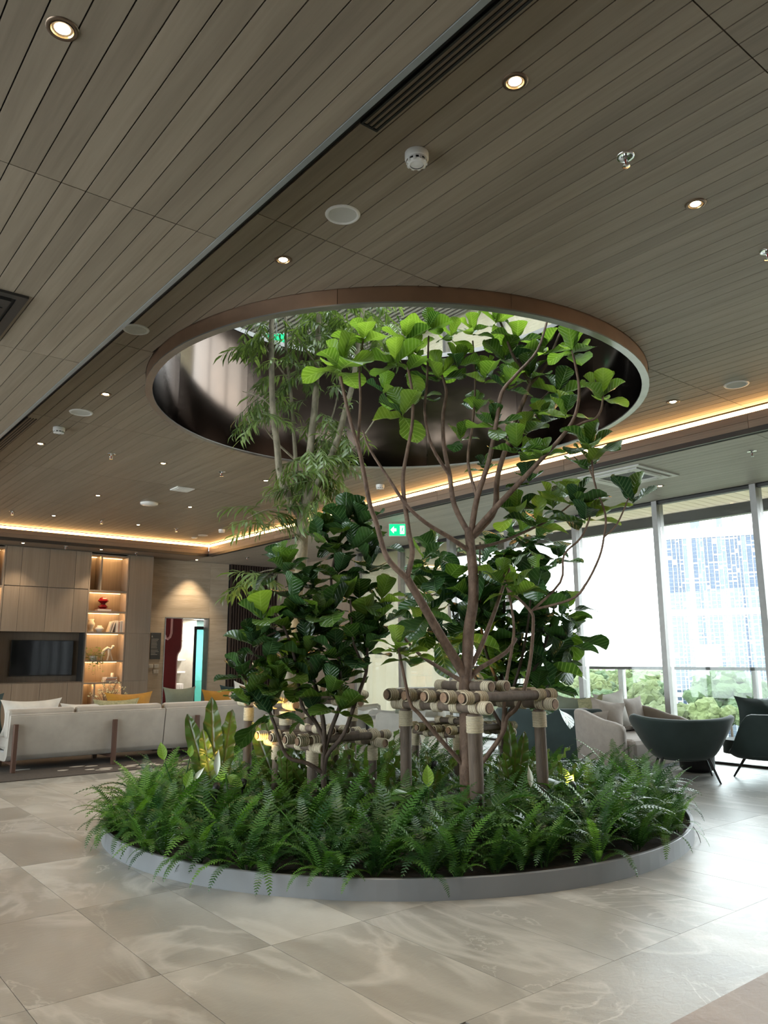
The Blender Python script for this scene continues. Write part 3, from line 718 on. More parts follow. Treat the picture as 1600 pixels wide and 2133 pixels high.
# ---- little room through the doorway
YA = YB+0.22
struct(MB().box(6.6, 11.3, YA, 22.3, -0.25, 0.0).build('floor_side_room', MAT['floor']))
struct(MB().box(6.6, 11.3, YA, 22.3, 2.62, 2.8).build('ceiling_side_room', MAT['white']))
struct(MB().box(6.4, 6.6, YA, 22.3, 0, 2.8).build('wall_side_room_left', MAT['white']))
struct(MB().box(6.4, 11.5, 22.3, 22.5, 0, 2.8).build('wall_side_room_rear', simple('greige_paint', (0.36, 0.33, 0.27), 0.8)))
struct(MB().box(11.3, 11.5, YA, 22.3, 0, 2.8).build('wall_side_room_right', MAT['white']))
crimson = simple('crimson_panel', (0.18, 0.008, 0.012), 0.6); pink = simple('pink_edge', (0.75, 0.42, 0.42), 0.5)
X0s = ony(338, 1400, 18.95).x-0.15
pn = thing('crimson_screen', 'crimson partition screen with a pink rounded edge in the doorway', 'screen', (X0s, 18.95, 0))
XA, XB_ = ony(367, 1400, 18.95).x-X0s, ony(378, 1330, 18.95).x-X0s
poly = [(0, 0), (XA, 0), (XA, 1.55), (XA+0.03, 1.62), (XB_-0.03, 1.72), (XB_, 1.80), (XB_, 2.55), (0, 2.55)]
MB().prism(poly, 0, 0.06, 'y').build('panel', crimson, pn)
MB().tube([(XA, 0.03, 0.0), (XA, 0.03, 1.55), (XA+0.02, 0.03, 1.64), (XB_-0.03, 0.03, 1.71), (XB_, 0.03, 1.8), (XB_, 0.03, 2.55)], 0.034, 8).build('pink_edge', pink, pn)
MB().tube([(0.17, -0.01, 2.1), (0.20, -0.01, 2.03), (0.25, -0.01, 2.0), (0.31, -0.01, 2.05), (0.34, -0.01, 2.15), (0.34, -0.01, 2.55)], 0.03, 8).build('pink_loop', pink, pn)
for k, z in enumerate((2.0, 1.45, 1.12)):
    t = MB().box(8.95, 9.35, 20.4, 20.65, z, z+0.045).build('wall_shelf', MAT['white'], None, bevel=0.01); tag(t, ('top', 'middle', 'bottom')[k]+' white floating shelf in the side room', 'shelf')
struct(MB().box(8.2, 9.75, 20.65, 20.8, 0, 2.62).build('wall_side_room_shelf', simple('greige_paint_b', (0.36, 0.33, 0.27), 0.8)))
t = thing('side_cabinet', 'white slatted cabinet in the side room', 'cabinet', (8.72, 20.2, 0))
MB().box(0, 0.5, 0, 0.4, 0, 0.85).build('body', MAT['white'], t)
for k in range(9): MB().box(0.012+k*0.054, 0.052+k*0.054, -0.012, 0, 0.03, 0.83).build('slat', MAT['white'], t)
t = thing('yellow_bottle', 'little yellow bottle on the white slatted cabinet', 'bottle', (8.88, 20.4, 0.851))
MB().lathe([(0, 0), (0.04, 0), (0.045, 0.02), (0.045, 0.11), (0.02, 0.14), (0.018, 0.17), (0, 0.17)], 14).build('body', MAT['mustard'], t)
MB().lathe([(0.02, 0.17), (0.022, 0.17), (0.022, 0.2), (0, 0.2)], 12).build('cap', MAT['white'], t)
t = struct(thing('door_2', 'black framed sliding glass door in the doorway', 'door', (8.72, YA+0.12, 0)))
del t['category']
MB().box(0, 0.06, 0, 0.04, 0, 2.32).box(0.40, 0.46, 0, 0.04, 0, 2.32).box(0.06, 0.40, 0, 0.04, 2.24, 2.32).box(0.06, 0.40, 0, 0.04, 0, 0.1).build('frame', MAT['black'], t)
MB().box(0.06, 0.40, 0.015, 0.021, 0.1, 2.24).build('pane', glass_mat('aqua_glass', (0.55, 0.86, 0.84)), t)
MB().box(-0.02, 0.0, -0.05, 0.0, 0.95, 1.45).build('handle', MAT['black'], t)
struct(MB().box(9.8, 11.2, 20.9, 21.0, 0, 0.9).build('wall_mint', simple('mint_paint', (0.32, 0.62, 0.56), 0.7)))
struct(MB().box(9.8, 11.2, 21.4, 21.5, 0, 2.6).build('wall_sky', simple('aqua_paint', (0.55, 0.80, 0.82), 0.7)))
for (lx, ly, e) in ((7.9, 19.8, 28), (9.9, 20.2, 45)):
    l = bpy.data.lights.new('side_room_light', 'AREA'); l.size = 0.6; l.energy = e; l.color = (1, 0.95, 0.88)
    lo = bpy.data.objects.new('side_room_light', l); link(lo); lo.location = (lx, ly, 2.58)
    t = thing('ceiling_panel_light', ('white panel light on the side room ceiling above the crimson screen' if lx < 9 else 'white panel light on the side room ceiling beyond the glass door'), 'light', (lx, ly, 2.59))
    MB().box(-0.3, 0.3, -0.3, 0.3, 0.0, 0.02).build('diffuser', emis('panel_diffuser_%d' % int(lx), (1, 0.96, 0.9), 2.0), t)
    MB().box(-0.32, 0.32, -0.32, 0.32, 0.01, 0.03).build('frame', MAT['white'], t)
# ================================================================== CEILING FIXTURES
DL = {}
def downlight(x, y, z, label, r=0.055, power=30, group='recessed downlights', aim=None):
    p = onz(x, y, z); t = thing('downlight', label, 'downlight', p, 0, group)
    if 'ring' not in DL:
        DL['ring'] = MB().lathe([(0.036, 0.004), (0.042, -0.004), (0.055, -0.005), (0.058, 0.0)], 24).mesh('trim_ring', simple('bronze_trim', (0.20, 0.14, 0.10), 0.35, 0.8))
        DL['cone'] = MB().lathe([(0.04, -0.002), (0.034, 0.010), (0.028, 0.012)], 24).mesh('reflector', simple('gold_reflector', (0.7, 0.5, 0.28), 0.25, 1.0))
        DL['bulb'] = MB().lathe([(0.028, 0.0), (0.02, -0.006), (0, -0.008)], 16).mesh('bulb', MAT['bulb'])
    k = r/0.055
    inst('trim_ring', DL['ring'], t, (0, 0, 0), scale=k); inst('reflector', DL['cone'], t, (0, 0, -0.004), scale=k); inst('bulb', DL['bulb'], t, (0, 0, 0.0), scale=k)
    if power:
        l = bpy.data.lights.new('downlight_lamp', 'SPOT'); l.energy = power; l.color = (1.0, 0.78, 0.52)
        l.spot_size = R_(84); l.spot_blend = 0.7; l.shadow_soft_size = 0.035
        o = bpy.data.objects.new('downlight_lamp', l); link(o, t); o.location = (0, 0, -0.03)
    return t
downlight(130, 60, ZL, 'glowing downlight in the lower ceiling at the upper left corner', 0.06, 60)
downlight(1073, 170, ZC, 'glowing downlight beside the black air slot at the top of the photo', 0.06, 45)
downlight(1449, 425, ZC, 'glowing downlight in the wood ceiling at the right, beyond the sprinkler', 0.06, 45)
downlight(590, 541, ZC, 'downlight between the round speaker and the bronze opening', 0.06, 45)
downlight(220, 821, ZC, 'downlight left of the bronze opening, above the round speaker', 0.06, 45)
downlight(84, 924, ZC, 'downlight below the smoke detector at the left edge', 0.06, 45)
downlight(340, 965, ZC, 'downlight just below the left end of the bronze opening', 0.06, 40)
downlight(554, 1001, ZC, 'downlight behind the thin leaved tree branches', 0.06, 40)
downlight(204, 1032, ZC, 'downlight left of the white wireless dome', 0.06, 40)
downlight(396, 1056, ZC, 'downlight right of the white wireless dome', 0.06, 40)
downlight(112, 1074, ZC, 'leftmost downlight along the rear cove', 0.06, 40)
downlight(288, 1093, ZC, 'second downlight along the rear cove', 0.06, 40)
downlight(1402, 837, ZC, 'unlit looking downlight between the bronze opening and the right cove', 0.07, 20)
downlight(1375, 1012, ZP, 'small downlight beside the ceiling air conditioner near the windows', 0.06, 10)
downlight(48, 1131, ZP, 'leftmost downlight in the low soffit over the cabinets', 0.06, 35)
downlight(211, 1144.5, ZP, 'downlight in the low soffit over the lit bookshelf', 0.06, 35)
downlight(410, 1166, ZP, 'downlight in the low soffit over the travertine doorway', 0.06, 70)

SPK = MB().lathe([(0, 0.0), (0.085, -0.003)], 28).mesh('grille', MAT['cream_grille'])
SPR = MB().lathe([(0.085, -0.002), (0.09, -0.008), (0.105, -0.007), (0.11, 0.0)], 28).mesh('rim', MAT['white'])
def speaker(x, y, z, label, k=1.0):
    t = thing('ceiling_speaker', label, 'speaker', onz(x, y, z), 0, 'round ceiling speakers')
    inst('grille', SPK, t, (0, 0, -0.001), scale=k); inst('rim', SPR, t, (0, 0, 0), scale=k)
speaker(714, 447, ZC, 'largest round white ceiling speaker, above the bronze opening')
speaker(283, 686, ZC, 'round ceiling speaker half hidden by the lower ceiling edge')
speaker(169, 859, ZC, 'round ceiling speaker left of the bronze opening, above the smoke detector', 1.15)
speaker(1534, 801, ZC, 'round ceiling speaker near the right cove light', 1.1)
speaker(423, 1115, ZC, 'far round ceiling speaker near the cove corner')

SD1 = MB().lathe([(0.052, 0.0), (0.052, -0.028), (0.047, -0.032), (0.043, -0.032)], 24).lathe([(0.030, -0.052), (0.0, -0.056)], 24).mesh('body', MAT['white'])
SD2 = MB()
for k in range(10):
    a = 2*PI*k/10; SD2.box(0.036, 0.046, -0.006, 0.006, -0.052, -0.03, Matrix.Rotation(a, 4, 'Z'))
SD2.lathe([(0.047, -0.030), (0.049, -0.034), (0.047, -0.038)], 24).lathe([(0.030, -0.0555), (0.044, -0.049), (0.045, -0.045), (0.034, -0.049)], 24)
SD2 = SD2.mesh('vent_cage', MAT['white'])
SD3 = MB().lathe([(0.033, -0.03), (0.033, -0.053)], 20).mesh('sensor_core', MAT['black'])
def smoke(x, y, z, label, k=1.0):
    t = thing('smoke_detector', label, 'smoke detector', onz(x, y, z), 0, 'smoke detectors')
    for n, m in (('body', SD1), ('vent_cage', SD2), ('sensor_core', SD3)): inst(n, m, t, scale=k)
smoke(868, 320, ZC, 'largest white smoke detector, right of the round speaker', 1.25)
smoke(123, 891, ZC, 'white smoke detector at the left edge below the round speaker', 1.3)
smoke(462, 1103, ZC, 'small white smoke detector near the cove corner', 1.3)
smoke(792, 1010, ZC, 'white smoke detector just above the cove light between the trees', 1.3)

SK1 = MB().lathe([(0.012, 0), (0.03, -0.002), (0.042, -0.006), (0.045, 0.0)], 20).mesh('escutcheon', simple('chrome', (0.7, 0.7, 0.7), 0.12, 1.0))
SK2 = MB().tube([(0, 0, 0), (0, 0, -0.02)], 0.009, 10).tube([(-0.014, 0, -0.02), (-0.012, 0, -0.04), (0, 0, -0.05), (0.012, 0, -0.04), (0.014, 0, -0.02)], 0.003, 6).lathe([(0, -0.052), (0.02, -0.053), (0.02, -0.055), (0, -0.056)], 14).mesh('sprinkler_head', SK1.materials[0])
SK3 = MB().tube([(0, 0, -0.02), (0, 0, -0.05)], 0.003, 6).mesh('red_bulb', simple('red_glass_bulb', (0.6, 0.03, 0.02), 0.1))
def sprinkler(x, y, z, label, k=1.0):
    t = thing('sprinkler', label, 'sprinkler', onz(x, y, z), 0, 'fire sprinklers')
    for n, m in (('escutcheon', SK1), ('sprinkler_head', SK2), ('red_bulb', SK3)): inst(n, m, t, scale=k)
sprinkler(1303, 326, ZC, 'chrome sprinkler in the upper right ceiling', 1.1)
sprinkler(1598, 523, ZC, 'chrome sprinkler cut by the right edge', 1.1)
sprinkler(232, 946, ZC, 'sprinkler right of the smoke detector on the left side', 1.2)
sprinkler(462, 983, ZC, 'sprinkler below the bronze opening beside the thin leaved tree', 1.2)
sprinkler(26, 1065, ZC, 'sprinkler at the left edge just above the cove', 1.2)
sprinkler(212, 1084, ZC, 'sprinkler in the middle just above the rear cove', 1.2)
sprinkler(368, 1101, ZC, 'sprinkler near the cove corner', 1.2)
sprinkler(1566, 940, ZP, 'sprinkler in the low soffit by the windows', 1.2)
sprinkler(137.6, 1138, ZP, 'sprinkler in the low soffit over the cabinet doors', 1.2)
sprinkler(284, 1151, ZP, 'sprinkler in the low soffit over the tall cabinet', 1.2)
sprinkler(515, 1161, ZP, 'sprinkler in the low soffit over the dark slats', 1.2)

t = thing('access_point', 'white wireless dome on the far wood ceiling', 'access point', onz(311, 1047, ZC))
MB().lathe([(0.0, -0.045), (0.13, -0.042), (0.15, -0.03), (0.15, -0.004), (0.14, 0)], 28).build('dome', MAT['white'], t)
MB().lathe([(0.10, 0.0), (0.155, -0.004), (0.155, -0.008), (0.15, -0.010)], 28).build('base_ring', MAT['linen_white'], t)
t = thing('square_diffuser', 'white square flush panel on the far wood ceiling', 'panel', onz(380, 1018, ZC))
MB().box(-0.15, 0.15, -0.15, 0.15, -0.02, 0).build('plate', MAT['white'], t, bevel=0.006)
MB().box(-0.11, 0.11, -0.11, 0.11, -0.024, -0.02).build('inset', MAT['linen_white'], t, bevel=0.003)
t = thing('ceiling_sensor', 'small flat white sensor near the cove corner', 'sensor', onz(405, 1120, ZC))
MB().lathe([(0, -0.02), (0.05, -0.018), (0.07, -0.006), (0.07, 0)], 20).build('cover', MAT['white'], t)
MB().lathe([(0, -0.026), (0.018, -0.022), (0.02, -0.018)], 14).build('lens', MAT['linen_white'], t)

# slot diffusers along the lower ceiling edge
def slot(y0, y1, label):
    t = thing('slot_diffuser', label, 'air diffuser', (2.13, y0, ZC), 0, 'linear air diffusers')
    L = y1-y0
    MB().box(0.0, 0.105, 0, L, 0.012, 0.05).build('throat', MAT['ceil_back'], t)
    for xa, xb in ((0.0, 0.012), (0.034, 0.044), (0.064, 0.074), (0.094, 0.107)):
        MB().box(xa, xb, 0, L, -0.006, 0.012).build('blade', MAT['black'], t)
    MB().box(0, 0.107, L-0.012, L, -0.007, 0.012).build('end_cap', MAT['black'], t)
slot(-4, 2.83, 'long black slot air diffuser along the lower ceiling edge at the top')
slot(9.1, 14.5, 'far black slot air diffuser at the left edge')

# ceiling cassette by the windows
c4 = [onz(1415, 991, ZP), onz(1330, 969, ZP), onz(1195, 992, ZP), onz(1285, 1020, ZP)]
cc = sum(c4, Vector())/4
def cassette(cx, cy, z, half, label, dark=False):
    t = thing('air_conditioner', label, 'air conditioner', (cx, cy, z))
    wm = MAT['alu_dark'] if dark else MAT['white']; h = half
    outer = [(-h, -h), (h, -h), (h, h), (-h, h)]
    def ring(a, c, z0, z1, m, n):
        mb = MB().box(-a, a, -a, -c, z0, z1).box(-a, a, c, a, z0, z1).box(-a, -c, -c, c, z0, z1).box(c, a, -c, c, z0, z1)
        return mb.build(n, m, t)
    ring(h, h*0.86, -0.018, 0, wm, 'outer_frame')
    ring(h*0.86, h*0.80, -0.004, 0, MAT['black'], 'air_gap')
    ring(h*0.80, h*0.56, -0.030, 0, wm, 'panel')
    MB().box(-h*0.56, h*0.56, -h*0.56, h*0.56, -0.012, 0.0).build('grille_back', MAT['black'], t)
    mb = MB()
    for k in range(15): 
        q = -h*0.54+k*h*1.08/14; mb.box(q-0.006, q+0.006, -h*0.56, h*0.56, -0.020, -0.012); mb.box(-h*0.56, h*0.56, q-0.006, q+0.006, -0.018, -0.012)
    mb.build('grille', simple('grey_grille', (0.22, 0.22, 0.22), 0.5), t)
    for sx, sy, a in ((0, -1, 0), (0, 1, 0), (-1, 0, 1), (1, 0, 1)):
        w_, d_ = (h*0.5, 0.02) if not a else (0.02, h*0.5)
        MB().box(sx*h*0.70-w_, sx*h*0.70+w_, sy*h*0.70-d_, sy*h*0.70+d_, -0.036, -0.03).build('louvre', wm, t)
    return t
cassette(9.02, 5.93, ZP, 0.478, 'square white cassette air conditioner in the soffit by the windows')
p = onz(-12, 655, ZL)
cassette(p.x-0.33, p.y, ZL, 0.45, 'dark square ceiling cassette cut by the left edge', True)

# exit sign
ex = onx(828, 1104, 8.85)
t = thing('exit_sign', 'green emergency exit sign with white arrow and running figure', 'exit sign', (ex.x, ex.y, ex.z), YAW*-1)
gm = emis('exit_green', (0.0, 0.36, 0.14), 0.9); wm = emis('exit_white', (0.9, 1.0, 0.92), 0.9)
W2, H2 = 0.155, 0.115
MB().box(-W2, W2, -0.012, 0.012, -H2, H2).build('border', MAT['white'], t)
MB().box(-W2+0.01, W2-0.01, -0.016, -0.012, -H2+0.01, H2-0.01).build('green_panel', gm, t)
MB().prism([(-0.125, 0.0), (-0.065, 0.065), (-0.065, 0.025), (-0.02, 0.025), (-0.02, -0.025), (-0.065, -0.025), (-0.065, -0.065)][::-1], -0.019, -0.016, 'y').build('arrow', wm, t)
mb = MB().box(0.045, 0.125, -0.018, -0.016, -0.075, 0.075)
mb.build('door_pictogram', wm, t)
mb = MB().tube([(0.095, -0.02, 0.03), (0.085, -0.02, -0.012)], 0.010, 6).tube([(0.085, -0.02, -0.01), (0.06, -0.02, -0.03), (0.055, -0.02, -0.06)], 0.006, 6).tube([(0.085, -0.02, -0.01), (0.105, -0.02, -0.03), (0.115, -0.02, -0.055)], 0.006, 6)
mb.tube([(0.093, -0.02, 0.025), (0.07, -0.02, 0.01), (0.058, -0.02, 0.02)], 0.005, 6).tube([(0.093, -0.02, 0.025), (0.115, -0.02, 0.01)], 0.005, 6).lathe([(0, -0.011), (0.008, -0.008), (0.011, 0), (0.008, 0.008), (0, 0.011)], 10, Matrix.Translation((0.1, -0.02, 0.048)))
mb.build('running_figure', gm, t)
for sx in (-0.1, 0.1): MB().tube([(sx, 0, H2), (sx, 0, ZP-ex.z-0.0)], 0.004, 6).build('hanger', MAT['steel'], t)
# exit sign upstairs
q = P(576, 706, 13.4)
t = thing('exit_sign', 'green exit sign upstairs glimpsed through the round opening', 'exit sign', q, -YAW)
MB().box(-0.2, 0.2, -0.02, 0.02, -0.1, 0.1).build('housing', MAT['white'], t)
MB().box(-0.19, 0.19, -0.026, -0.02, -0.09, 0.09).build('green_panel', gm, t)
MB().tube([(0, 0, 0.1), (0, 0, ZU-q.z)], 0.01, 6).build('hanger', MAT['steel'], t)
# ================================================================== PLANTER AND PLANTS
pl = thing('planter_kerb', 'low round grey metal kerb around the planting bed', 'planter', (PXc, PYc, 0))
MB().lathe([(PR, 0), (PR, 0.128), (PR-0.004, 0.132), (PR-0.026, 0.132), (PR-0.03, 0.128), (PR-0.03, 0.0)], 128, smooth=False).build('kerb_ring', MAT['kerb'], pl)
def soilz(u, v):
    a = u*2*PI; r = (PR-0.03)*v
    x, y = r*math.cos(a), r*math.sin(a)
    return (x, y, 0.085+0.07*(1-v*v)+0.02*noise.noise(Vector((x*2.5, y*2.5, 0))))
MB().grid(lambda u, v: soilz(u, max(v, 0.001)), 64, 16).build('soil', MAT['soil'], pl)

# ---- leaf meshes
def leaf_mesh(name, mat, prof, cup, recurve, wav, wavn, cols=4, twist=0.0, seed=0):
    rnd = random.Random(seed); ph = rnd.uniform(0, 6); mb = MB(); n = len(prof)
    v = []; f = []
    for i, (t, w_) in enumerate(prof):
        for j in range(cols+1):
            u = j/cols*2-1
            ed = abs(u)**1.5
            z = cup*w_*abs(u)**1.3 - recurve*t*t + wav*ed*math.sin(t*wavn+ph+(2.1 if u > 0 else 0))
            x = u*w_; c, s = math.cos(twist*t), math.sin(twist*t)
            v.append((x*c-z*s*0.3, t-0.10*recurve*t*t*t, z+x*s))
    for i in range(n-1):
        for j in range(cols):
            a = i*(cols+1)+j; f.append((a, a+1, a+cols+2, a+cols+1))
    mb.add(v, f, True); return mb.mesh(name, mat)
FIG = [(0, 0.012), (0.05, 0.014), (0.10, 0.11), (0.2, 0.19), (0.34, 0.235), (0.48, 0.27), (0.62, 0.34), (0.76, 0.385), (0.87, 0.35), (0.95, 0.22), (1.0, 0.03)]
def figset(mat):
    return [leaf_mesh('leaf', mat, FIG, 0.25, 0.22, 0.055, 9, seed=1), leaf_mesh('leaf', mat, FIG, 0.5, 0.05, 0.05, 11, seed=2),
            leaf_mesh('leaf', mat, FIG, 0.12, 0.42, 0.06, 8, seed=3), leaf_mesh('leaf', mat, FIG, 0.35, -0.08, 0.05, 10, twist=0.35, seed=4)]
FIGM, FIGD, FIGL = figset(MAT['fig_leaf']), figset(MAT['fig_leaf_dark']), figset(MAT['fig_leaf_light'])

def rosette(root, p, axis, n, size, sets, rnd, spread=(22, 78), droop=0.0):
    axis = Vector(axis).normalized(); a0 = rnd.uniform(0, 6.28)
    e1 = axis.orthogonal().normalized(); e2 = axis.cross(e1)
    for k in range(n):
        t = k/max(1, n-1)
        el = R_(spread[0]+(spread[1]-spread[0])*t+rnd.uniform(-10, 10)); az = a0+k*2.4+rnd.uniform(-0.3, 0.3)
        dv = axis*math.cos(el)+(e1*math.cos(az)+e2*math.sin(az))*math.sin(el)
        dv.z -= droop*t
        up = axis*math.sin(el)-(e1*math.cos(az)+e2*math.sin(az))*math.cos(el)+Vector((0, 0, 0.25))
        s = size*(0.72+0.28*t)*rnd.uniform(0.82, 1.15)
        wts = rnd.choice(sets)
        inst('leaf', rnd.choice(wts), root, mat4=basis(dv, up, Vector(p)-axis*(0.12*size*2.0*t), s))

def limb(mb, pts, r0, r1, n=7, jitter=0.0):
    P3 = [Vector(p) for p in pts]
    # Catmull-Rom smoothing
    out = []
    for i in range(len(P3)-1):
        a = P3[max(i-1, 0)]; b_ = P3[i]; c = P3[i+1]; d = P3[min(i+2, len(P3)-1)]
        for k in range(4):
            t = k/4
            out.append(0.5*((2*b_)+(c-a)*t+(2*a-5*b_+4*c-d)*t*t+(3*b_-a-3*c+d)*t*t*t))
    out.append(P3[-1])
    m = len(out)
    rad = [r0+(r1-r0)*(i/(m-1))**0.85 for i in range(m)]
    mb.tube(out, rad, n); return out

rnd = random.Random(11)
# ================= central fiddle-leaf fig
SC = 6.85
fig = thing('fiddle_leaf_fig', 'tall fiddle leaf fig with bare branching limbs rising through the ceiling opening', 'tree', P(985, 1660, SC))
fig.location.z = 0.12
IN = Matrix.Translation(-fig.location)
def limbs(root, mat, specs, name='branch'):
    inv = Matrix.Translation(-root.location)
    ends = []
    for sp in specs:
        pts = [inv @ P(*q) for q in sp[0]]
        mb = MB(); out = limb(mb, pts, sp[1], sp[2]); mb.build(name if len(sp) < 4 else sp[3], mat, root); ends.append(out)
    return ends
S0 = SC
specs = [
 ([(978, 1672, S0), (972, 1632, S0), (971, 1516, S0), (969, 1430, S0), (974, 1371, S0), (977, 1312, S0+.02), (986, 1254, S0+.03), (986, 1196, S0), (981, 1144, S0), (977, 1100, S0)], 0.062, 0.042, 'trunk'),
 ([(968, 1405, S0), (957, 1388, S0-.02), (916, 1321, S0-.1), (881, 1260, S0-.18), (848, 1205, S0-.25)], 0.050, 0.034),
 ([(848, 1205, S0-.25), (817, 1176, S0-.3), (800, 1147, S0-.3), (784, 1090, S0-.32), (771, 1053, S0-.35), (759, 991, S0-.4), (748, 937, S0-.42), (731, 881, S0-.45), (715, 812, S0-.48), (709, 784, S0-.5)], 0.028, 0.014),
 ([(748, 940, S0-.42), (747, 912, S0-.40), (751, 834, S0-.38), (749, 770, S0-.38), (757, 705, S0-.36)], 0.016, 0.008),
 ([(848, 1205, S0-.25), (859, 1153, S0-.22), (852, 1109, S0-.2), (842, 1037, S0-.2), (840, 991, S0-.2), (849, 937, S0-.22), (859, 881, S0-.25), (859, 819, S0-.25), (849, 762, S0-.25)], 0.026, 0.012),
 ([(980, 1388, S0), (998, 1356, S0+.05), (1027, 1283, S0+.1), (1041, 1243, S0+.15), (1062, 1180, S0+.2)], 0.026, 0.014),
 ([(978, 1412, S0), (1000, 1392, S0+.05), (1053, 1360, S0+.2), (1075, 1330, S0+.3)], 0.026, 0.016),
 ([(965, 1420, S0), (916, 1391, S0+.1), (873, 1362, S0+.2), (835, 1320, S0+.28)], 0.022, 0.012),
 ([(971, 1600, S0), (916, 1539, S0-.08), (873, 1487, S0-.12), (855, 1467, S0-.14), (843, 1414, S0-.16), (829, 1342, S0-.2), (826, 1300, S0-.2)], 0.022, 0.010),
 ([(985, 1600, S0), (1006, 1586, S0), (1047, 1528, S0-.05), (1056, 1495, S0-.05), (1080, 1469, S0-.05), (1102, 1394, S0-.05), (1111, 1298, S0), (1102, 1269, S0), (1056, 1225, S0+.05)], 0.024, 0.012),
 ([(1047, 1528, S0-.05), (1050, 1480, S0-.04), (1053, 1429, S0-.02), (1068, 1341, S0), (1070, 1298, S0+.03), (1061, 1240, S0+.05), (1047, 1190, S0+.08)], 0.018, 0.009),
 ([(981, 1150, S0), (939, 1121, S0-.1), (887, 1089, S0-.18), (845, 1050, S0-.22), (812, 1000, S0-.2), (771, 937, S0-.15), (756, 897, S0-.1)], 0.024, 0.009),
 ([(979, 1115, S0), (947, 1053, S0+.05), (937, 990, S0+.1), (925, 928, S0+.12), (923, 866, S0+.12), (930, 816, S0+.1), (918, 775, S0+.08)], 0.028, 0.013),
 ([(981, 1115, S0), (994, 1037, S0-.08), (1019, 959, S0-.12), (1034, 881, S0-.15), (1045, 819, S0-.15), (1075, 781, S0-.15), (1119, 731, S0-.1), (1139, 672, S0-.05)], 0.030, 0.010),
 ([(983, 1120, S0), (1003, 1100, S0+.02), (1031, 1062, S0+.08), (1037, 991, S0+.18), (1062, 912, S0+.25), (1087, 844, S0+.28), (1105, 800, S0+.28)], 0.032, 0.020),
 ([(1105, 800, S0+.28), (1069, 741, S0+.3), (1050, 690, S0+.3), (1034, 650, S0+.3)], 0.018, 0.010),
 ([(1105, 800, S0+.28), (1137, 762, S0+.3), (1160, 710, S0+.32), (1172, 681, S0+.32)], 0.018, 0.009),
 ([(984, 1112, S0), (1034, 1056, S0-.1), (1087, 1000, S0-.2), (1131, 953, S0-.28), (1178, 900, S0-.35), (1200, 859, S0-.38), (1206, 803, S0-.4), (1192, 731, S0-.4)], 0.030, 0.010),
 ([(1178, 900, S0-.35), (1215, 880, S0-.38), (1240, 872, S0-.4), (1253, 850, S0-.4), (1256, 825, S0-.4)], 0.013, 0.008),
 ([(1110, 1270, S0+.1), (1190, 1248, S0-.1), (1221, 1216, S0-.2), (1248, 1162, S0-.25), (1258, 1119, S0-.28), (1261, 1071, S0-.3), (1238, 1004, S0-.32), (1232, 935, S0-.34)], 0.012, 0.008),
 ([(1258, 1119, S0-.28), (1285, 1092, S0-.3), (1307, 1044, S0-.32), (1312, 1030, S0-.32)], 0.008, 0.006),
 ([(1105, 1275, S0+.1), (1167, 1213, S0), (1175, 1156, S0-.05), (1211, 1119, S0-.1), (1231, 1071, S0-.15), (1243, 1021, S0-.2), (1220, 960, S0-.2)], 0.012, 0.007),
 ([(937, 990, S0+.1), (900, 930, S0+.0), (885, 860, S0-.05), (890, 790, S0-.05), (893, 700, S0)], 0.018, 0.009),
 ([(994, 1037, S0-.08), (975, 960, S0+.1), (985, 880, S0+.2), (990, 800, S0+.25), (985, 710, S0+.25)], 0.016, 0.008),
 ([(1062, 912, S0+.25), (1080, 880, S0+.35), (1110, 850, S0+.45), (1150, 810, S0+.5)], 0.012, 0.007),
 ([(981, 1144, S0), (1040, 1130, S0+.15), (1100, 1105, S0+.3), (1150, 1080, S0+.4), (1190, 1050, S0+.42)], 0.018, 0.008),
]
limbs(fig, MAT['bark_fig'], specs)
RO = [ # px, py, depth, leaves, size, light
 (709, 745, S0-.5, 10, .36, 1), (757, 690, S0-.36, 7, .30, 1), (822, 735, S0-.25, 8, .32, 1), (852, 752, S0-.25, 5, .28, 1), (845, 690, S0-.1, 6, .26, 1),
 (893, 668, S0, 7, .25, 1), (918, 768, S0+.08, 8, .30, 1), (940, 690, S0+.1, 5, .24, 1), (985, 675, S0+.25, 7, .26, 1), (1008, 772, S0+.25, 8, .30, 1), (955, 745, S0+.1, 6, .25, 0),
 (838, 845, S0-.2, 8, .31, 1), (800, 800, S0+.2, 6, .26, 0), (1034, 655, S0+.3, 6, .24, 1), (1078, 690, S0+.3, 7, .30, 1), (1060, 790, S0+.1, 8, .28, 0), (1105, 770, S0+.3, 7, .28, 0),
 (1192, 715, S0-.4, 8, .30, 1), (1256, 808, S0-.4, 7, .28, 1), (1163, 800, S0+.4, 8, .32, 0), (1180, 845, S0-.1, 6, .28, 0), (1095, 885, S0+.3, 7, .28, 0), (1030, 868, S0-.1, 7, .27, 0),
 (1075, 920, S0-.2, 6, .27, 0), (1228, 915, S0-.34, 8, .34, 0), (1228, 950, S0-.3, 5, .30, 0), (1130, 935, S0-.2, 6, .24, 0), (1100, 985, S0, 5, .24, 0),
 (1195, 1025, S0-.1, 9, .32, 0), (1222, 1060, S0-.15, 8, .32, 0), (1150, 1040, S0+.3, 8, .30, 0), (1120, 1075, S0+.3, 8, .30, 0), (1075, 1055, S0+.3, 7, .28, 0),
 (1316, 1025, S0-.32, 5, .32, 0), (880, 810, S0+.2, 6, .24, 0), (990, 840, S0+.3, 6, .24, 0),
 (1045, 1195, S0+.08, 8, .27, 1), (1075, 1215, S0, 7, .27, 1), (826, 1335, S0-.2, 7, .28, 1), (870, 720, S0+.1, 6, .27, 1), (1130, 715, S0+.3, 6, .28, 1), (1050, 730, S0+.4, 6, .27, 0), (1130, 860, S0+.3, 6, .28, 0), (850, 1350, S0-.18, 5, .26, 1), (1010, 960, S0+.3, 5, .22, 0), (960, 900, S0+.3, 5, .22, 0),
]
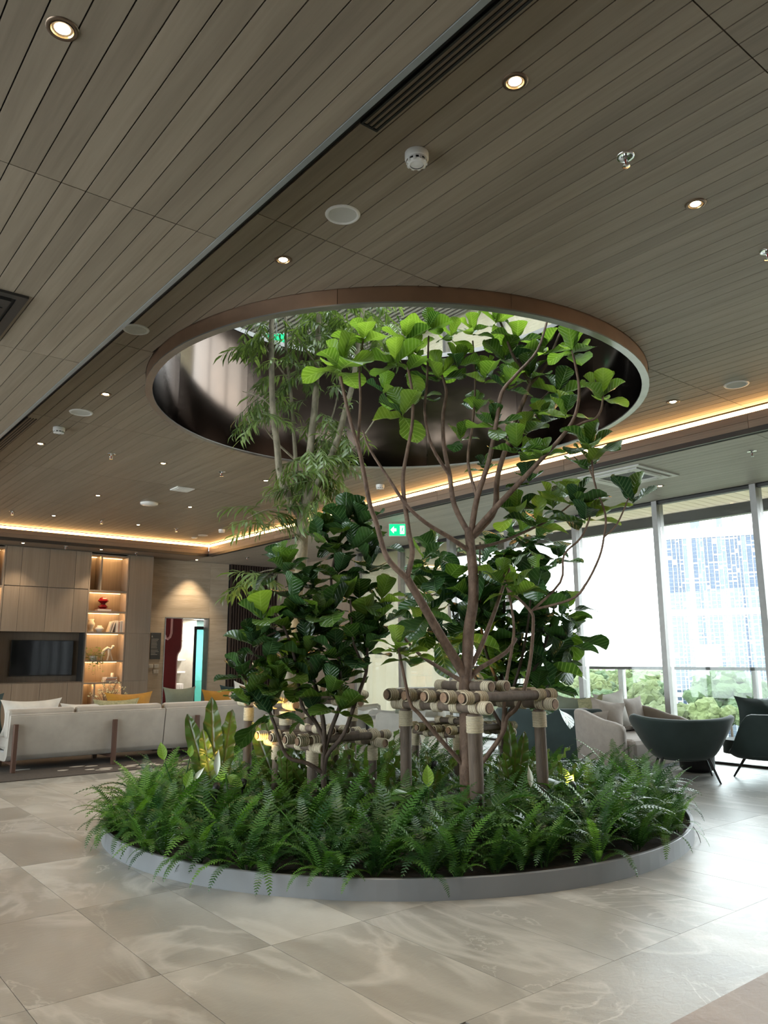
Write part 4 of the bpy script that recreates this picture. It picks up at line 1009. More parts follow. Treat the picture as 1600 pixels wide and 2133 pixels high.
for (x, y, s, n, sz, li) in RO:
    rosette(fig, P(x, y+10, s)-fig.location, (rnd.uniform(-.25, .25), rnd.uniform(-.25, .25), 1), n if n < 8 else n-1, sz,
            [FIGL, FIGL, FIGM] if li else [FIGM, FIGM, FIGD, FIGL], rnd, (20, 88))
print('fig leaves', sum(1 for c in fig.children if c.name.startswith('leaf')))

# ================= front-left multi-stem fig bush
SB = 6.75
bush = thing('fiddle_leaf_bush', 'dense multi stemmed fiddle leaf fig in the low log frame at the front left', 'tree', P(676, 1640, SB)); bush.location.z = 0.12
specs = [
 ([(676, 1645, SB), (673, 1600, SB), (675, 1516, SB), (660, 1440, SB+.05), (640, 1360, SB+.1), (625, 1270, SB+.1), (605, 1195, SB+.1)], 0.026, 0.012),
 ([(674, 1620, SB), (681, 1574, SB), (716, 1530, SB), (742, 1458, SB), (763, 1400, SB+.05), (766, 1341, SB+.1), (775, 1280, SB+.15)], 0.024, 0.011),
 ([(673, 1610, SB), (640, 1590, SB-.05), (597, 1574, SB-.08), (572, 1510, SB-.1), (558, 1470, SB-.1), (540, 1410, SB-.1)], 0.020, 0.010),
 ([(675, 1540, SB), (655, 1500, SB), (629, 1469, SB), (617, 1385, SB-.05), (594, 1312, SB-.1), (560, 1260, SB-.12)], 0.020, 0.010),
 ([(675, 1570, SB), (690, 1520, SB+.02), (710, 1458, SB), (706, 1380, SB), (700, 1290, SB+.1), (690, 1200, SB+.15), (712, 1110, SB+.2)], 0.022, 0.010),
 ([(763, 1400, SB+.05), (745, 1360, SB), (735, 1330, SB-.05), (730, 1250, SB)], 0.012, 0.008),
 ([(594, 1312, SB-.1), (550, 1330, SB-.15), (520, 1380, SB-.2)], 0.010, 0.007),
]
limbs(bush, MAT['twig'], specs)
BR = [(592, 1175, .1), (612, 1235, .0), (588, 1160, .15), (545, 1275, -.1), (528, 1325, -.15), (505, 1390, -.2), (560, 1355, -.1), (640, 1300, .1), (655, 1205, .2), (695, 1135, .2), (735, 1120, .2),
      (705, 1180, .1), (690, 1255, -.05), (700, 1350, -.1), (742, 1310, .0), (765, 1285, .15), (785, 1310, .15), (650, 1405, -.05), (690, 1425, -.1), (560, 1468, -.1), (712, 1462, -.05), (770, 1170, .25), (795, 1235, .3),
      (640, 1345, -.05), (600, 1290, 0.0), (660, 1270, -.1), (720, 1230, .1), (750, 1230, .25), (580, 1410, -.12), (610, 1370, .1), (670, 1330, .2), (765, 1345, .1), (720, 1400, .2), (655, 1465, .05), (520, 1440, -.2), (670, 1105, .25), (680, 1300, .25), (795, 1280, .3), (748, 1078, .25), (778, 1125, .3), (720, 1075, .2)]
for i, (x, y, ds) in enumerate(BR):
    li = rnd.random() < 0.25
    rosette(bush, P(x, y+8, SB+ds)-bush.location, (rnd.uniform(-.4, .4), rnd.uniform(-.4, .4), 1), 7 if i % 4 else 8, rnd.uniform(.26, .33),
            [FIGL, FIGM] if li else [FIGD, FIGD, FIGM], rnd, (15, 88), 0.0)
print('bush leaves', len(bush.children))

# ================= rear-right fig bush
SR = 8.9
rb = thing('fiddle_leaf_bush', 'dark dense fiddle leaf fig behind the central tree against the windows', 'tree', P(1055, 1560, SR)); rb.location.z = 0.12
specs = [
 ([(1050, 1560, SR), (1052, 1480, SR), (1045, 1400, SR), (1050, 1300, SR), (1050, 1150, SR)], 0.035, 0.014),
 ([(1050, 1520, SR), (1005, 1440, SR+.1), (960, 1340, SR+.2), (935, 1230, SR+.2)], 0.026, 0.010),
 ([(1052, 1500, SR), (1100, 1420, SR), (1140, 1330, SR), (1160, 1230, SR)], 0.026, 0.010),
 ([(1052, 1480, SR), (1080, 1400, SR-.2), (1100, 1300, SR-.3), (1110, 1180, SR-.3)], 0.022, 0.010),
 ([(1050, 1450, SR), (1010, 1350, SR-.2), (1000, 1250, SR-.2), (1000, 1130, SR-.1)], 0.022, 0.010),
 ([(1100, 1420, SR), (1130, 1410, SR), (1160, 1395, SR-.1)], 0.012, 0.008),
 ([(960, 1340, SR+.2), (900, 1300, SR+.2), (870, 1250, SR+.2)], 0.014, 0.008),
]
limbs(rb, MAT['twig'], specs)
pts = []
while len(pts) < 50:
    x, y = rnd.uniform(855, 1195), rnd.uniform(1075, 1440)
    # silhouette: broad oval leaning right with a lobe at the left
    a = ((x-1075)/118)**2+((y-1265)/185)**2 < 1 or ((x-925)/75)**2+((y-1240)/110)**2 < 1
    if not a: continue
    if any((x-q[0])**2+(y-q[1])**2 < 25**2 for q in pts): continue
    pts.append((x, y))
    if len(pts) > 400: break
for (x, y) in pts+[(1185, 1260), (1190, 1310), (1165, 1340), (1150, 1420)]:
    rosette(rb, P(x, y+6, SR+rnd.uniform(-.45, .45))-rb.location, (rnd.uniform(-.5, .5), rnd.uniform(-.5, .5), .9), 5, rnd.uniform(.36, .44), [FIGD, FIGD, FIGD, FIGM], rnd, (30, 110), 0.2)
print('rear bush', len(rb.children))

# ================= thin-leaved tree at the left
ST = 7.9
tt = thing('narrow_leaf_tree', 'pale trunked tree with narrow willowy leaves left of the central fig', 'tree', P(600, 1590, ST)); tt.location.z = 0.12
specs = [
 ([(598, 1600, ST), (602, 1500, ST), (604, 1414, ST), (612, 1300, ST), (624, 1200, ST), (630, 1120, ST), (629, 1069, ST)], 0.075, 0.062, 'trunk'),
 ([(626, 1075, ST), (609, 1050, ST-.03), (584, 991, ST-.08), (577, 928, ST-.1), (568, 850, ST-.12), (565, 741, ST-.12), (566, 662, ST-.1), (566, 600, ST-.1)], 0.046, 0.024),
 ([(632, 1060, ST), (622, 1010, ST+.1), (617, 975, ST+.12), (613, 912, ST+.15), (606, 819, ST+.15), (596, 725, ST+.15), (596, 620, ST+.15)], 0.030, 0.014),
 ([(632, 1066, ST), (641, 1030, ST), (646, 944, ST+.05), (656, 850, ST+.05), (659, 787, ST+.05), (665, 662, ST+.05), (668, 590, ST+.05)], 0.050, 0.028),
 ([(636, 1056, ST), (671, 991, ST-.1), (699, 928, ST-.12), (721, 850, ST-.1), (734, 803, ST-.1), (745, 730, ST-.1), (757, 640, ST-.1)], 0.042, 0.022),
 ([(612, 955, ST+.15), (570, 915, ST), (548, 880, ST-.05), (546, 848, ST-.05)], 0.013, 0.006),
 ([(605, 893, ST+.15), (580, 868, ST), (550, 832, ST-.1), (505, 815, ST-.1)], 0.011, 0.004),
 ([(655, 960, ST), (680, 900, ST+.1), (700, 840, ST+.2), (712, 760, ST+.2)], 0.014, 0.006),
 ([(600, 790, ST+.15), (570, 750, ST+.1), (530, 690, ST+.1)], 0.011, 0.004),
 ([(660, 760, ST), (630, 720, ST-.1), (590, 660, ST-.2)], 0.011, 0.004),
 ([(700, 955, ST-.12), (740, 930, ST-.1), (770, 890, ST-.1), (795, 850, ST-.1)], 0.013, 0.006),
 ([(640, 1050, ST), (600, 1062, ST-.1), (555, 1062, ST-.15), (515, 1080, ST-.2)], 0.010, 0.004),
 ([(622, 1190, ST), (590, 1185, ST-.1), (550, 1190, ST-.15), (530, 1200, ST-.2)], 0.010, 0.004),
]
limbs(tt, MAT['bark_grey'], specs)
def spray_mesh(seed, n=18, L=0.34):
    r = random.Random(seed); mb = MB(); pts = []; tip = Vector((0, L, -0.10*L*2))
    for k in range(6):
        t = k/5; pts.append(Vector((0.02*math.sin(t*3+seed), L*t, -0.22*L*t*t)))
    mb.tube(pts, [0.004-0.0028*k/5 for k in range(6)], 5)
    for k in range(n):
        t = 0.12+0.88*k/(n-1); i = min(4, int(t*5)); b_ = pts[i].lerp(pts[i+1], t*5-i)
        az = k*2.4+r.uniform(-.4, .4); ll = L*r.uniform(0.30, 0.48)
        dv = Vector((math.cos(az)*0.8, 0.75, math.sin(az)*0.45-0.35)).normalized()
        sd = dv.cross(Vector((r.uniform(-.5, .5), 0, 1))).normalized(); up = sd.cross(dv); w_ = ll*0.085
        q = [b_, b_+dv*ll*0.3-sd*w_-up*0.006, b_+dv*ll*0.7-sd*w_*0.8-up*0.022, b_+dv*ll-up*0.05*ll/0.12, b_+dv*ll*0.7+sd*w_*0.8-up*0.022, b_+dv*ll*0.3+sd*w_-up*0.006]
        mb.add(q, [(0, 5, 1), (1, 5, 4, 2), (2, 4, 3)], True)
    return mb.mesh('leaf_spray', MAT['willow_leaf'])
SPM = [spray_mesh(s) for s in range(5)]
SPR_ = []
def sprays(cx, cy, rx, ry, n, s, ds=0.25):
    for k in range(n):
        a = rnd.uniform(0, 2*PI); q = math.sqrt(rnd.random())
        SPR_.append((cx+rx*q*math.cos(a), cy+ry*q*math.sin(a), s+rnd.uniform(-ds, ds)))
sprays(655, 995, 60, 60, 42, ST-.1); sprays(545, 1072, 48, 22, 12, ST-.15, .1); sprays(548, 860, 30, 50, 11, ST-.05); sprays(600, 790, 60, 60, 12, ST); sprays(690, 870, 50, 60, 11, ST+.1)
sprays(560, 690, 60, 40, 15, ST); sprays(690, 680, 80, 40, 40, ST+.1, .5); sprays(640, 730, 60, 40, 11, ST+.1); sprays(530, 1200, 26, 14, 7, ST-.2, .05); sprays(760, 690, 60, 45, 24, ST+.4, .5); sprays(690, 930, 40, 40, 14, ST); sprays(600, 610, 110, 40, 26, ST, .5); sprays(720, 620, 90, 40, 24, ST+.3, .4)
for (x, y, s) in SPR_:
    az = rnd.uniform(0, 2*PI); dv = Vector((math.cos(az), math.sin(az), rnd.uniform(-.75, .35)))
    inst('leaf_spray', rnd.choice(SPM), tt, mat4=basis(dv, (0, 0, 1), P(x, y, s)-tt.location, rnd.uniform(.75, 1.15)))
print('tree parts', len(tt.children))

# ================= log support frames
def log_mesh(L, r, seed):
    rr = random.Random(seed); mb = MB(); n = 12; k = 5; v = []; f = []
    for i in range(k):
        for j in range(n):
            a = 2*PI*j/n; q = r*(1+rr.uniform(-.05, .05)); v.append((q*math.cos(a), q*math.sin(a), L*i/(k-1)))
    for i in range(k-1):
        for j in range(n): f.append((i*n+j, i*n+(j+1) % n, (i+1)*n+(j+1) % n, (i+1)*n+j))
    mb.add(v, f, True); return mb
def put_log(root, name, a, b_, r, seed, ends=True, wraps=()):
    a, b_ = Vector(a), Vector(b_); d = b_-a; L = d.length
    M = basis((0, 1, 0), (0, 0, 1)); q = d.to_track_quat('Z', 'Y').to_matrix().to_4x4(); q.translation = a
    o = log_mesh(L, r, seed).build(name, MAT['log'], root); o.matrix_basis = q
    if ends:
        MB().lathe([(0, 0), (r*0.93, 0)], 12, Matrix.Translation((0, 0, -0.002)), False).build('cut_end', MAT['log_end'], o)
        MB().lathe([(r*0.93, 0), (0, 0)], 12, Matrix.Translation((0, 0, L+0.002)), False).build('cut_end', MAT['log_end'], o)
    for (t, ln) in wraps:
        prof = []; m = max(3, int(ln/0.012))
        for i in range(m+1):
            z = t*L-ln/2+ln*i/m; prof.append((r*1.07+0.004, z)); 
            if i < m: prof.append((r*1.07+0.009, z+ln/m/2))
        MB().lathe([(r*0.98, t*L-ln/2)]+prof+[(r*0.98, t*L+ln/2)], 14).build('rope_wrap', MAT['rope'], o)
    return o
def log_frame(label, x0, y0, sx, sy, top, r, ncross, seed, xtra=True):
    """posts on a sx by sy rectangle (near-left corner x0,y0), two rails along y, cross logs along x, cap logs"""
    t = thing('log_support_frame', label, 'tree support', (x0, y0, 0.1)); rr = random.Random(seed); h = top-0.1
    for (px, py) in ((0, 0), (0, sy), (sx, 0), (sx, sy)):
        k = 1.15 if (px, py) == (0, 0) else 1.0
        put_log(t, 'post', (px, py, -0.05), (px+rr.uniform(-.015, .015), py+rr.uniform(-.015, .015), h), r*k, rr.random(), True, ((0.92, 0.13),))
    for px in (0, sx):
        wr = [(0.04, 0.09)]+[(0.13+0.76*i/(ncross-1), 0.085) for i in range(ncross)]+[(0.96, 0.08)]
        put_log(t, 'side_rail', (px, -0.16, h+r), (px, sy+0.16, h+r*0.9), r*0.85, rr.random(), True, wr)
    for i in range(ncross):
        y = -0.06+(sy+0.12)*i/(ncross-1) if i else -0.02
        put_log(t, 'cross_log', (-0.17, y, h+r*2.5), (sx+0.17, y+rr.uniform(-.02, .02), h+r*2.5), r*rr.uniform(.8, .95), rr.random(), True, ((0.055, 0.09), (0.19, 0.09), (0.82, 0.09), (0.95, 0.08)))
    if xtra:
        for xo in (0.38, 0.62):
            put_log(t, 'cap_log', (sx*xo, sy*0.12, h+r*4.0), (sx*xo, sy*0.9, h+r*4.0), r*0.78, rr.random(), True, ((0.07, 0.09), (0.5, 0.08), (0.92, 0.09)))
    return t
f0 = onz(990, 1487, 1.06); fl = onz(858, 1482, 1.06); fr_ = onz(1111, 1481, 1.06)
log_frame('tall log and rope frame bracing the central fig', f0.x, f0.y, 0.80, 0.86, 1.06, 0.050, 5, 3)
g0 = onz(651, 1566, 0.72)
log_frame('low log and rope frame around the front left fig', g0.x, g0.y, 0.66, 0.60, 0.72, 0.038, 4, 5)
b0 = P(598, 1478, 7.55)
log_frame('log and rope frame around the pale trunk, lit yellow from below', b0.x, b0.y, 0.75, 0.75, b0.z, 0.044, 4, 8)
c0 = P(955, 1540, 8.6)
log_frame('small low log frame behind the central fig', c0.x, c0.y, 0.7, 0.7, c0.z, 0.04, 4, 12)
# ================= ferns
def frond_mesh(seed, e0, e1, mat, np_=24, pl=0.108, wid=0.027):
    r = random.Random(seed); mb = MB(); pts = []; p = Vector((0, 0, 0)); m = 14
    for i in range(m+1):
        t = i/m; pts.append(p.copy()); e = R_(e0+(e1-e0)*t**1.1); p = p+Vector((0.02*math.sin(3*t+seed), math.cos(e), math.sin(e)))/m
    def at(t):
        i = min(m-1, int(t*m)); a = pts[i].lerp(pts[i+1], t*m-i); return a, (pts[i+1]-pts[i]).normalized()
    mb.tube(pts[::2], [0.006-0.0045*k/(m//2) for k in range(m//2+1)], 4, caps=False)
    for k in range(np_):
        t = 0.10+0.9*k/np_; c, d = at(t); up = Vector((1, 0, 0)).cross(d)
        ln = pl*(math.sin(PI*(0.12+0.86*t))**0.75)*r.uniform(.9, 1.08)
        for sgn in (-1, 1):
            dv = (Vector((sgn, 0, 0))*0.93+d*0.30+up*r.uniform(.02, .22)).normalized()
            w_ = wid*(0.5+0.5*ln/pl); b_ = c+d*(0.006*sgn)
            mb.add([b_-d*w_*0.35, b_+dv*ln*0.45-d*w_*0.55, b_+dv*ln+d*0.004-up*0.012, b_+dv*ln*0.5+d*w_*0.5, b_+d*w_*0.45], [(0, 1, 2, 3, 4)], True)
    return mb.mesh('frond', mat)
FRD = {}
for key, (a, c) in {'up': (84, 20), 'arch': (74, -35), 'low': (55, -55), 'droop': (48, -82)}.items():
    FRD[key] = [frond_mesh(sum(map(ord, key)) % 97+i, a, c, MAT['fern'], 22+2*i) for i in range(2)]
    FRD[key+'_l'] = [frond_mesh(31+i, a, c, MAT['fern_light'], 24) for i in range(1)]
rf = random.Random(5)
FERNS = []
def fern(x, y, z, size, light, edge, n):
    t = thing('sword_fern', 'green sword fern among the ferns filling the round planter', 'fern', (x, y, z), 0, 'sword ferns filling the planter bed')
    rv = Vector((x-PXc, y-PYc, 0)); sec = int(round(math.degrees(math.atan2(rv.dot(_r0), rv.dot(-HF)))/45)) % 8
    rn = rv.length; zone = 'spilling over the kerb' if rn > PR-0.3 else ('just inside the kerb' if rn > PR-0.6 else ('midway into the bed' if rn > PR-1.3 else 'in the heart of the bed'))
    t['label'] = 'green sword fern %s, %s' % (zone, ('at the front', 'at the front right', 'at the right', 'at the rear right', 'at the rear', 'at the rear left', 'at the left', 'at the front left')[sec])
    ang_out = math.atan2(y-PYc, x-PXc); leftish = Vector((x-PXc, y-PYc, 0)).dot(_r0) < -0.3
    for k in range(n):
        az = k*2.4+rf.uniform(-.4, .4); f = k/n
        key = 'up' if f < 0.25 else ('arch' if f < 0.7 else 'low')
        # fronds leaning over the kerb hang down
        if edge and math.cos(az-ang_out) > 0.25: key = rf.choice(['low', 'droop', 'arch'] if rf.random() < (0.75 if leftish else 0.25) else ['up', 'arch_s'])
        short = key == 'arch_s'; key = 'arch' if short else key
        if light and rf.random() < light: key += '_l'
        me = rf.choice(FRD[key]); s = size*rf.uniform(.75, 1.15)*(0.6 if short else 1)
        if edge and 'droop' in key: s *= 0.95
        d = Vector((math.cos(az), math.sin(az), 0))
        m4 = Matrix.Rotation(az-PI/2, 4, 'Z') @ Matrix.Rotation(rf.uniform(-.12, .12), 4, 'Y') @ Matrix.Scale(s, 4)
        m4.translation = d*0.02; inst('frond', me, t, mat4=m4)
posts_xy = []
cnt = 0
def rings():
    out = []
    r = PR-0.16; k = 0
    for r, sp in ((PR-0.16, 0.24), (PR-0.36, 0.30), (PR-0.75, 0.36), (PR-1.10, 0.40), (PR-1.5, 0.46), (PR-1.95, 0.55), (PR-2.4, 0.6)):
        n = max(1, int(2*PI*r/sp))
        for i in range(n):
            a = 2*PI*(i+0.5*(k % 2))/n+rf.uniform(-.04, .04); rr = r+rf.uniform(-.07, .07)
            out.append((PXc+rr*math.cos(a), PYc+rr*math.sin(a), r))
        k += 1
    return out
for (x, y, r) in rings():
    toward = (Vector((x-PXc, y-PYc, 0)).normalized()).dot(-HF)   # 1 = camera side
    edge = r > PR-0.3
    z = 0.09+0.07*(1-(r/PR)**2)
    left = Vector((x-PXc, y-PYc, 0)).dot(_r0) < -1.0
    if toward < -0.35 and r > PR-0.6 and rf.random() < 0.35: continue
    size = (0.44 if edge else 0.58)*rf.uniform(.85, 1.1)
    if r < 1.3: size *= 0.9
    fern(x, y, z, size, 0.38 if left else 0.14, edge, 15 if toward > -0.3 else 10)
    cnt += 1
print('ferns', cnt)

# ================= broad understorey plants
NEST = [(0, 0.012), (0.08, 0.035), (0.2, 0.06), (0.35, 0.075), (0.5, 0.085), (0.62, 0.085), (0.75, 0.078), (0.86, 0.062), (0.94, 0.04), (1.0, 0.006)]
def dens(pr, n=22):
    out = []
    for i in range(n+1):
        t = i/n
        for (a, wa), (b_, wb) in zip(pr[:-1], pr[1:]):
            if a <= t <= b_: out.append((t, wa+(wb-wa)*(t-a)/(b_-a))); break
    return out
NSM = [leaf_mesh('strap_leaf', MAT['nest_leaf'], dens(NEST), 0.15, 0.10, 0.036, 42, 4, seed=s) for s in (1, 2)]+[leaf_mesh('strap_leaf', MAT['nest_leaf'], dens(NEST), 0.1, 0.75, 0.018, 46, 4, seed=3)]
def nest(x, y, s, size, n, label, lean=None, mats=NSM):
    p = P(x, y, s); p.z = 0.12; t = thing('birds_nest_fern', label, 'fern', p)
    for k in range(n):
        az = k*2.4+rf.uniform(-.3, .3); el = R_(rf.uniform(45, 84))
        dv = Vector((math.cos(az)*math.cos(el), math.sin(az)*math.cos(el), math.sin(el)))
        up = Vector((-math.cos(az)*math.sin(el), -math.sin(az)*math.sin(el), math.cos(el)))
        inst('strap_leaf', rf.choice(mats[:2]), t, mat4=basis(dv, up, (0, 0, 0), size*rf.uniform(.8, 1.1)))
    for (tx, ty, ds, m) in (lean or []):
        q = P(tx, ty, s+ds)-p; dv = q.normalized(); up = -HF+Vector((0, 0, 0.6)) if m < 2 else Vector((0, 0, 1))
        inst('strap_leaf', mats[m], t, mat4=basis(dv, up, (0, 0, 0), q.length))
    return t
nest(455, 1615, 7.35, 0.55, 6, 'birds nest fern with tall wavy leaves in front of the cream sofa', [(437, 1448, .1, 0), (388, 1485, .0, 1), (420, 1520, -.1, 0), (480, 1470, .3, 1)])
nest(600, 1620, 7.35, 0.62, 9, 'birds nest fern lit yellow between the log frames', [(525, 1500, .1, 0), (548, 1480, .3, 1)])
nest(655, 1590, 7.5, 0.75, 10, 'broad birds nest fern behind the low log frame')
nest(775, 1600, 7.6, 0.7, 10, 'broad birds nest fern between the two front log frames')
nest(1068, 1600, 7.25, 0.62, 8, 'birds nest fern with upright leaves right of the central trunk', [(1062, 1500, 0, 0), (1095, 1520, .1, 1)])
nest(1110, 1600, 7.9, 0.6, 8, 'birds nest fern behind the right post of the tall frame')
nest(900, 1600, 7.9, 0.6, 8, 'birds nest fern behind the left post of the tall frame')
nest(1180, 1620, 7.4, 0.5, 7, 'birds nest fern at the right of the bed')
LILY = [(0, 0.01), (0.12, 0.012), (0.2, 0.1), (0.35, 0.2), (0.5, 0.24), (0.65, 0.22), (0.8, 0.15), (0.92, 0.06), (1.0, 0.005)]
LLM = [leaf_mesh('leaf', MAT['lily_leaf'], LILY, 0.35, 0.35, 0.02, 8, 4, seed=s) for s in (1, 2)]
LIMM = leaf_mesh('leaf', MAT['lime_leaf'], LILY, 0.3, 0.1, 0.02, 8, 4, seed=5)
SPA = leaf_mesh('spathe', MAT['spathe'], [(0, 0.01), (0.2, 0.09), (0.45, 0.14), (0.7, 0.10), (0.9, 0.03), (1, 0.003)], 0.8, 0.1, 0.0, 4, 4, seed=2)
def lily(x, y, s, n, label, extras=(), size=0.3):
    p = P(x, y, s); p.z = 0.13; t = thing('peace_lily', label, 'plant', p)
    for k in range(n):
        az = k*2.4+rf.uniform(-.4, .4); hh = rf.uniform(.12, .34)
        b_ = Vector((math.cos(az)*0.1, math.sin(az)*0.1, hh)); dv = Vector((math.cos(az), math.sin(az), rf.uniform(-.1, .8)))
        MB().tube([(0, 0, 0), b_*0.6+Vector((0, 0, .02)), b_], 0.004, 5).build('stalk', MAT['lily_leaf'], t)
        inst('leaf', rf.choice(LLM), t, mat4=basis(dv, (0, 0, 1), b_, size*rf.uniform(.8, 1.1)))
    for (tx, ty, tip, kind, sz) in extras:
        q = P(tx, ty, s-0.05)-p
        MB().tube([(0, 0, 0), Vector((q.x*0.4, q.y*0.4, q.z*0.6)), q], 0.005, 5).build('stalk', MAT['lily_leaf'], t)
        e = P(tx+tip[0], ty+tip[1], s-0.08)-p
        inst('spathe' if kind == 'w' else 'leaf', SPA if kind == 'w' else LIMM, t, mat4=basis(e-q, -HF+Vector((0, 0, .3)), q, sz))
    return t
lily(375, 1670, 6.75, 7, 'peace lily with pale spathes at the left of the bed', [(343, 1588, (-8, -37), 'l', .17), (385, 1645, (10, -30), 'l', .18), (452, 1615, (2, -45), 'w', .21), (403, 1628, (22, -30), 'w', .15), (395, 1580, (3, -20), 'l', .12)])
lily(480, 1680, 6.6, 6, 'peace lily beside the yellow lit leaves', [(470, 1612, (30, 22), 'l', .18)], .34)
lily(893, 1690, 6.3, 6, 'peace lily with one large lime leaf in front of the tall frame', [(893, 1645, (-2, -42), 'l', .19)])
lily(1105, 1690, 6.4, 6, 'peace lily with a white spathe by the right post', [(1106, 1640, (-4, -40), 'w', .17)])
lily(1010, 1720, 6.0, 5, 'dark peace lily at the front of the bed')
lily(1180, 1660, 6.9, 6, 'peace lily next to the yellow lit leaves at the right', [(1178, 1640, (12, -18), 'l', .13), (1185, 1625, (-8, -18), 'l', .12)])
lily(800, 1640, 6.8, 6, 'peace lily in the middle of the bed')
lily(560, 1700, 6.3, 5, 'dark peace lily at the front left of the bed')

# ================= garden spotlights in the bed
def bedspot(x, y, s, tx, ty, ts, power, label):
    p = P(x, y, s); p.z = 0.36; q = P(tx, ty, ts); d = (q-p).normalized()
    t = thing('garden_spotlight', label, 'spotlight', p)
    R = d.to_track_quat('Z', 'Y').to_matrix().to_4x4(); R.translation = (0, 0, 0.10)
    MB().tube([(0, 0, -0.26), (0, 0, 0.08)], 0.008, 6).build('spike', MAT['black'], t)
    o = MB().lathe([(0, -0.04), (0.028, -0.04), (0.032, 0.03), (0.030, 0.03), (0.026, 0.02)], 16).build('housing', MAT['black'], t); o.matrix_basis = R
    o2 = MB().lathe([(0.027, 0.02), (0, 0.022)], 16).build('lens', emis('spot_lens', (1.0, 0.72, 0.25), 10), t); o2.matrix_basis = R
    l = bpy.data.lights.new('bed_lamp', 'SPOT'); l.energy = power; l.color = (1.0, 0.66, 0.16); l.spot_size = R_(50); l.spot_blend = 0.6; l.shadow_soft_size = 0.03
    lo = bpy.data.objects.new('bed_lamp', l); link(lo, t)
    R2 = d.to_track_quat('-Z', 'Y').to_matrix().to_4x4(); R2.translation = Vector((0, 0, 0.10))+d*0.05; lo.matrix_basis = R2
bedspot(505, 1640, 6.9, 560, 1460, 7.6, 42, 'small black garden spotlight lighting the pale trunk frame')
bedspot(450, 1660, 6.7, 468, 1595, 7.3, 22, 'small black garden spotlight among the left lilies')
bedspot(905, 1600, 8.0, 930, 1480, 8.4, 50, 'small black garden spotlight behind the tall frame')
bedspot(1195, 1690, 6.7, 1182, 1615, 7.2, 22, 'small black garden spotlight among the right ferns')
# dry twig over the kerb edge at the right
mb = MB(); limb(mb, [P(1395, 1712, 6.9), P(1425, 1708, 6.85), P(1450, 1730, 6.8), P(1462, 1762, 6.75)], 0.006, 0.002)
tag(mb.build('dry_twig', MAT['twig']), 'thin dry twig hanging over the right end of the kerb', 'twig')
# ================================================================== FURNITURE
def pillow_mesh(name, mat, w_, h, t, seed=0, n=10):
    r = random.Random(seed); mb = MB(); ph = r.uniform(0, 6)
    def surf(sgn):
        def fn(u, v):
            a, c = u*2-1, v*2-1
            k = (1-abs(a)**2.6)*(1-abs(c)**2.6); pin = 1-0.10*(1-abs(a)**2)*abs(c)**3-0.0
            x = a*w_/2*(1-0.09*(1-abs(c)**2.2)*0+0.0)*(1-0.08*(1-abs(c))*0)
            x = a*w_/2*(1-0.10*(1-c*c)*abs(a)**6*0); 
            x = a*w_/2*(0.84+0.16*abs(c)**2.2); z = c*h/2*(0.84+0.16*abs(a)**2.2)
            y = sgn*(t/2*max(0, k)**0.72+0.002)+0.012*math.sin(3*a+ph)*math.sin(2.5*c+ph)*k
            return (x, y, z)
        return fn
    mb.grid(surf(-1), n, n); f = surf(1); mb.grid(lambda u, v: f(1-u, v), n, n)
    return mb.mesh(name, mat)
def cushion(name, label, mat, loc, w_=0.5, h=0.45, t=0.16, rz=0, tilt=0, roll=0, group=None, piping=None):
    """loc = bottom centre"""
    o = thing(name, label, 'cushion', loc, rz, group)
    b_ = inst('cover', pillow_mesh('cover', MAT[mat], w_, h, t, sum(map(ord, label)) % 991), o)
    b_.matrix_basis = Matrix.Rotation(tilt, 4, 'X') @ Matrix.Translation((0, 0, h/2*math.cos(roll)+abs(math.sin(roll))*w_*0.5)) @ Matrix.Rotation(roll, 4, 'Y')
    zp = MB().tube([(-w_*0.42, 0, -h*0.458), (0, 0, -h*0.46), (w_*0.42, 0, -h*0.458)], 0.005, 5).build('seam', MAT[piping or mat], o)
    zp.matrix_basis = b_.matrix_basis.copy()
    return o
# ---- rug and cream sofa at the left
rug = thing('rug', 'dark brown rug with cream motifs under the cream sofa', 'rug', (0, 0, 0.0))
MB().box(-0.5, 7.3, 10.86, 16.2, 0.0005, 0.012).build('pile', MAT['rug'], rug)
rr = random.Random(3)
for k in range(46):
    x, y = rr.uniform(2.6, 6.5), 10.98+abs(rr.gauss(0, 0.35)); n = 9; w_ = rr.uniform(.05, .16)
    if x < 3.6 and y < 11.35: continue
    poly = [(x+w_*math.cos(2*PI*i/n)*rr.uniform(.7, 1.2), y+0.045*math.sin(2*PI*i/n)*rr.uniform(.7, 1.2)) for i in range(n)]
    MB().prism(poly, 0.0122, 0.0138).build('motif', MAT['rug_white'], rug)
sofa = thing('sofa', 'long cream velvet sofa with walnut posts seen from behind', 'sofa', (2.83, 11.62, 0.012))
prof = [(0.20, 0.13), (0.10, 0.15), (0.045, 0.21), (0.03, 0.30), (0.0, 0.55), (-0.03, 0.735), (-0.012, 0.752), (0.03, 0.752), (0.06, 0.73), (0.10, 0.5), (0.16, 0.32), (0.24, 0.24), (0.9, 0.24), (0.92, 0.13)]
for xa, xb in ((0.0, 2.19), (2.205, 3.95)):
    o = MB().prism(prof, xa, xb, 'x', smooth=True).build('back_shell', MAT['velvet_cream'], sofa, bevel=0.02)
for xa, xb in ((0.02, 1.20), (1.23, 2.18), (2.22, 3.1), (3.13, 3.93)):
    o = MB().box(xa, xb, 0.22, 0.95, 0.25, 0.44).build('seat_cushion', MAT['velvet_cream'], sofa, bevel=0.06)
for xa, xb in ((-0.02, 0.865), (0.895, 2.17), (2.215, 3.02), (3.05, 3.93)):
    o = MB().box(xa, xb, 0.045, 0.23, 0.43, 0.825).build('back_cushion', MAT['velvet_cream'], sofa, bevel=0.045)
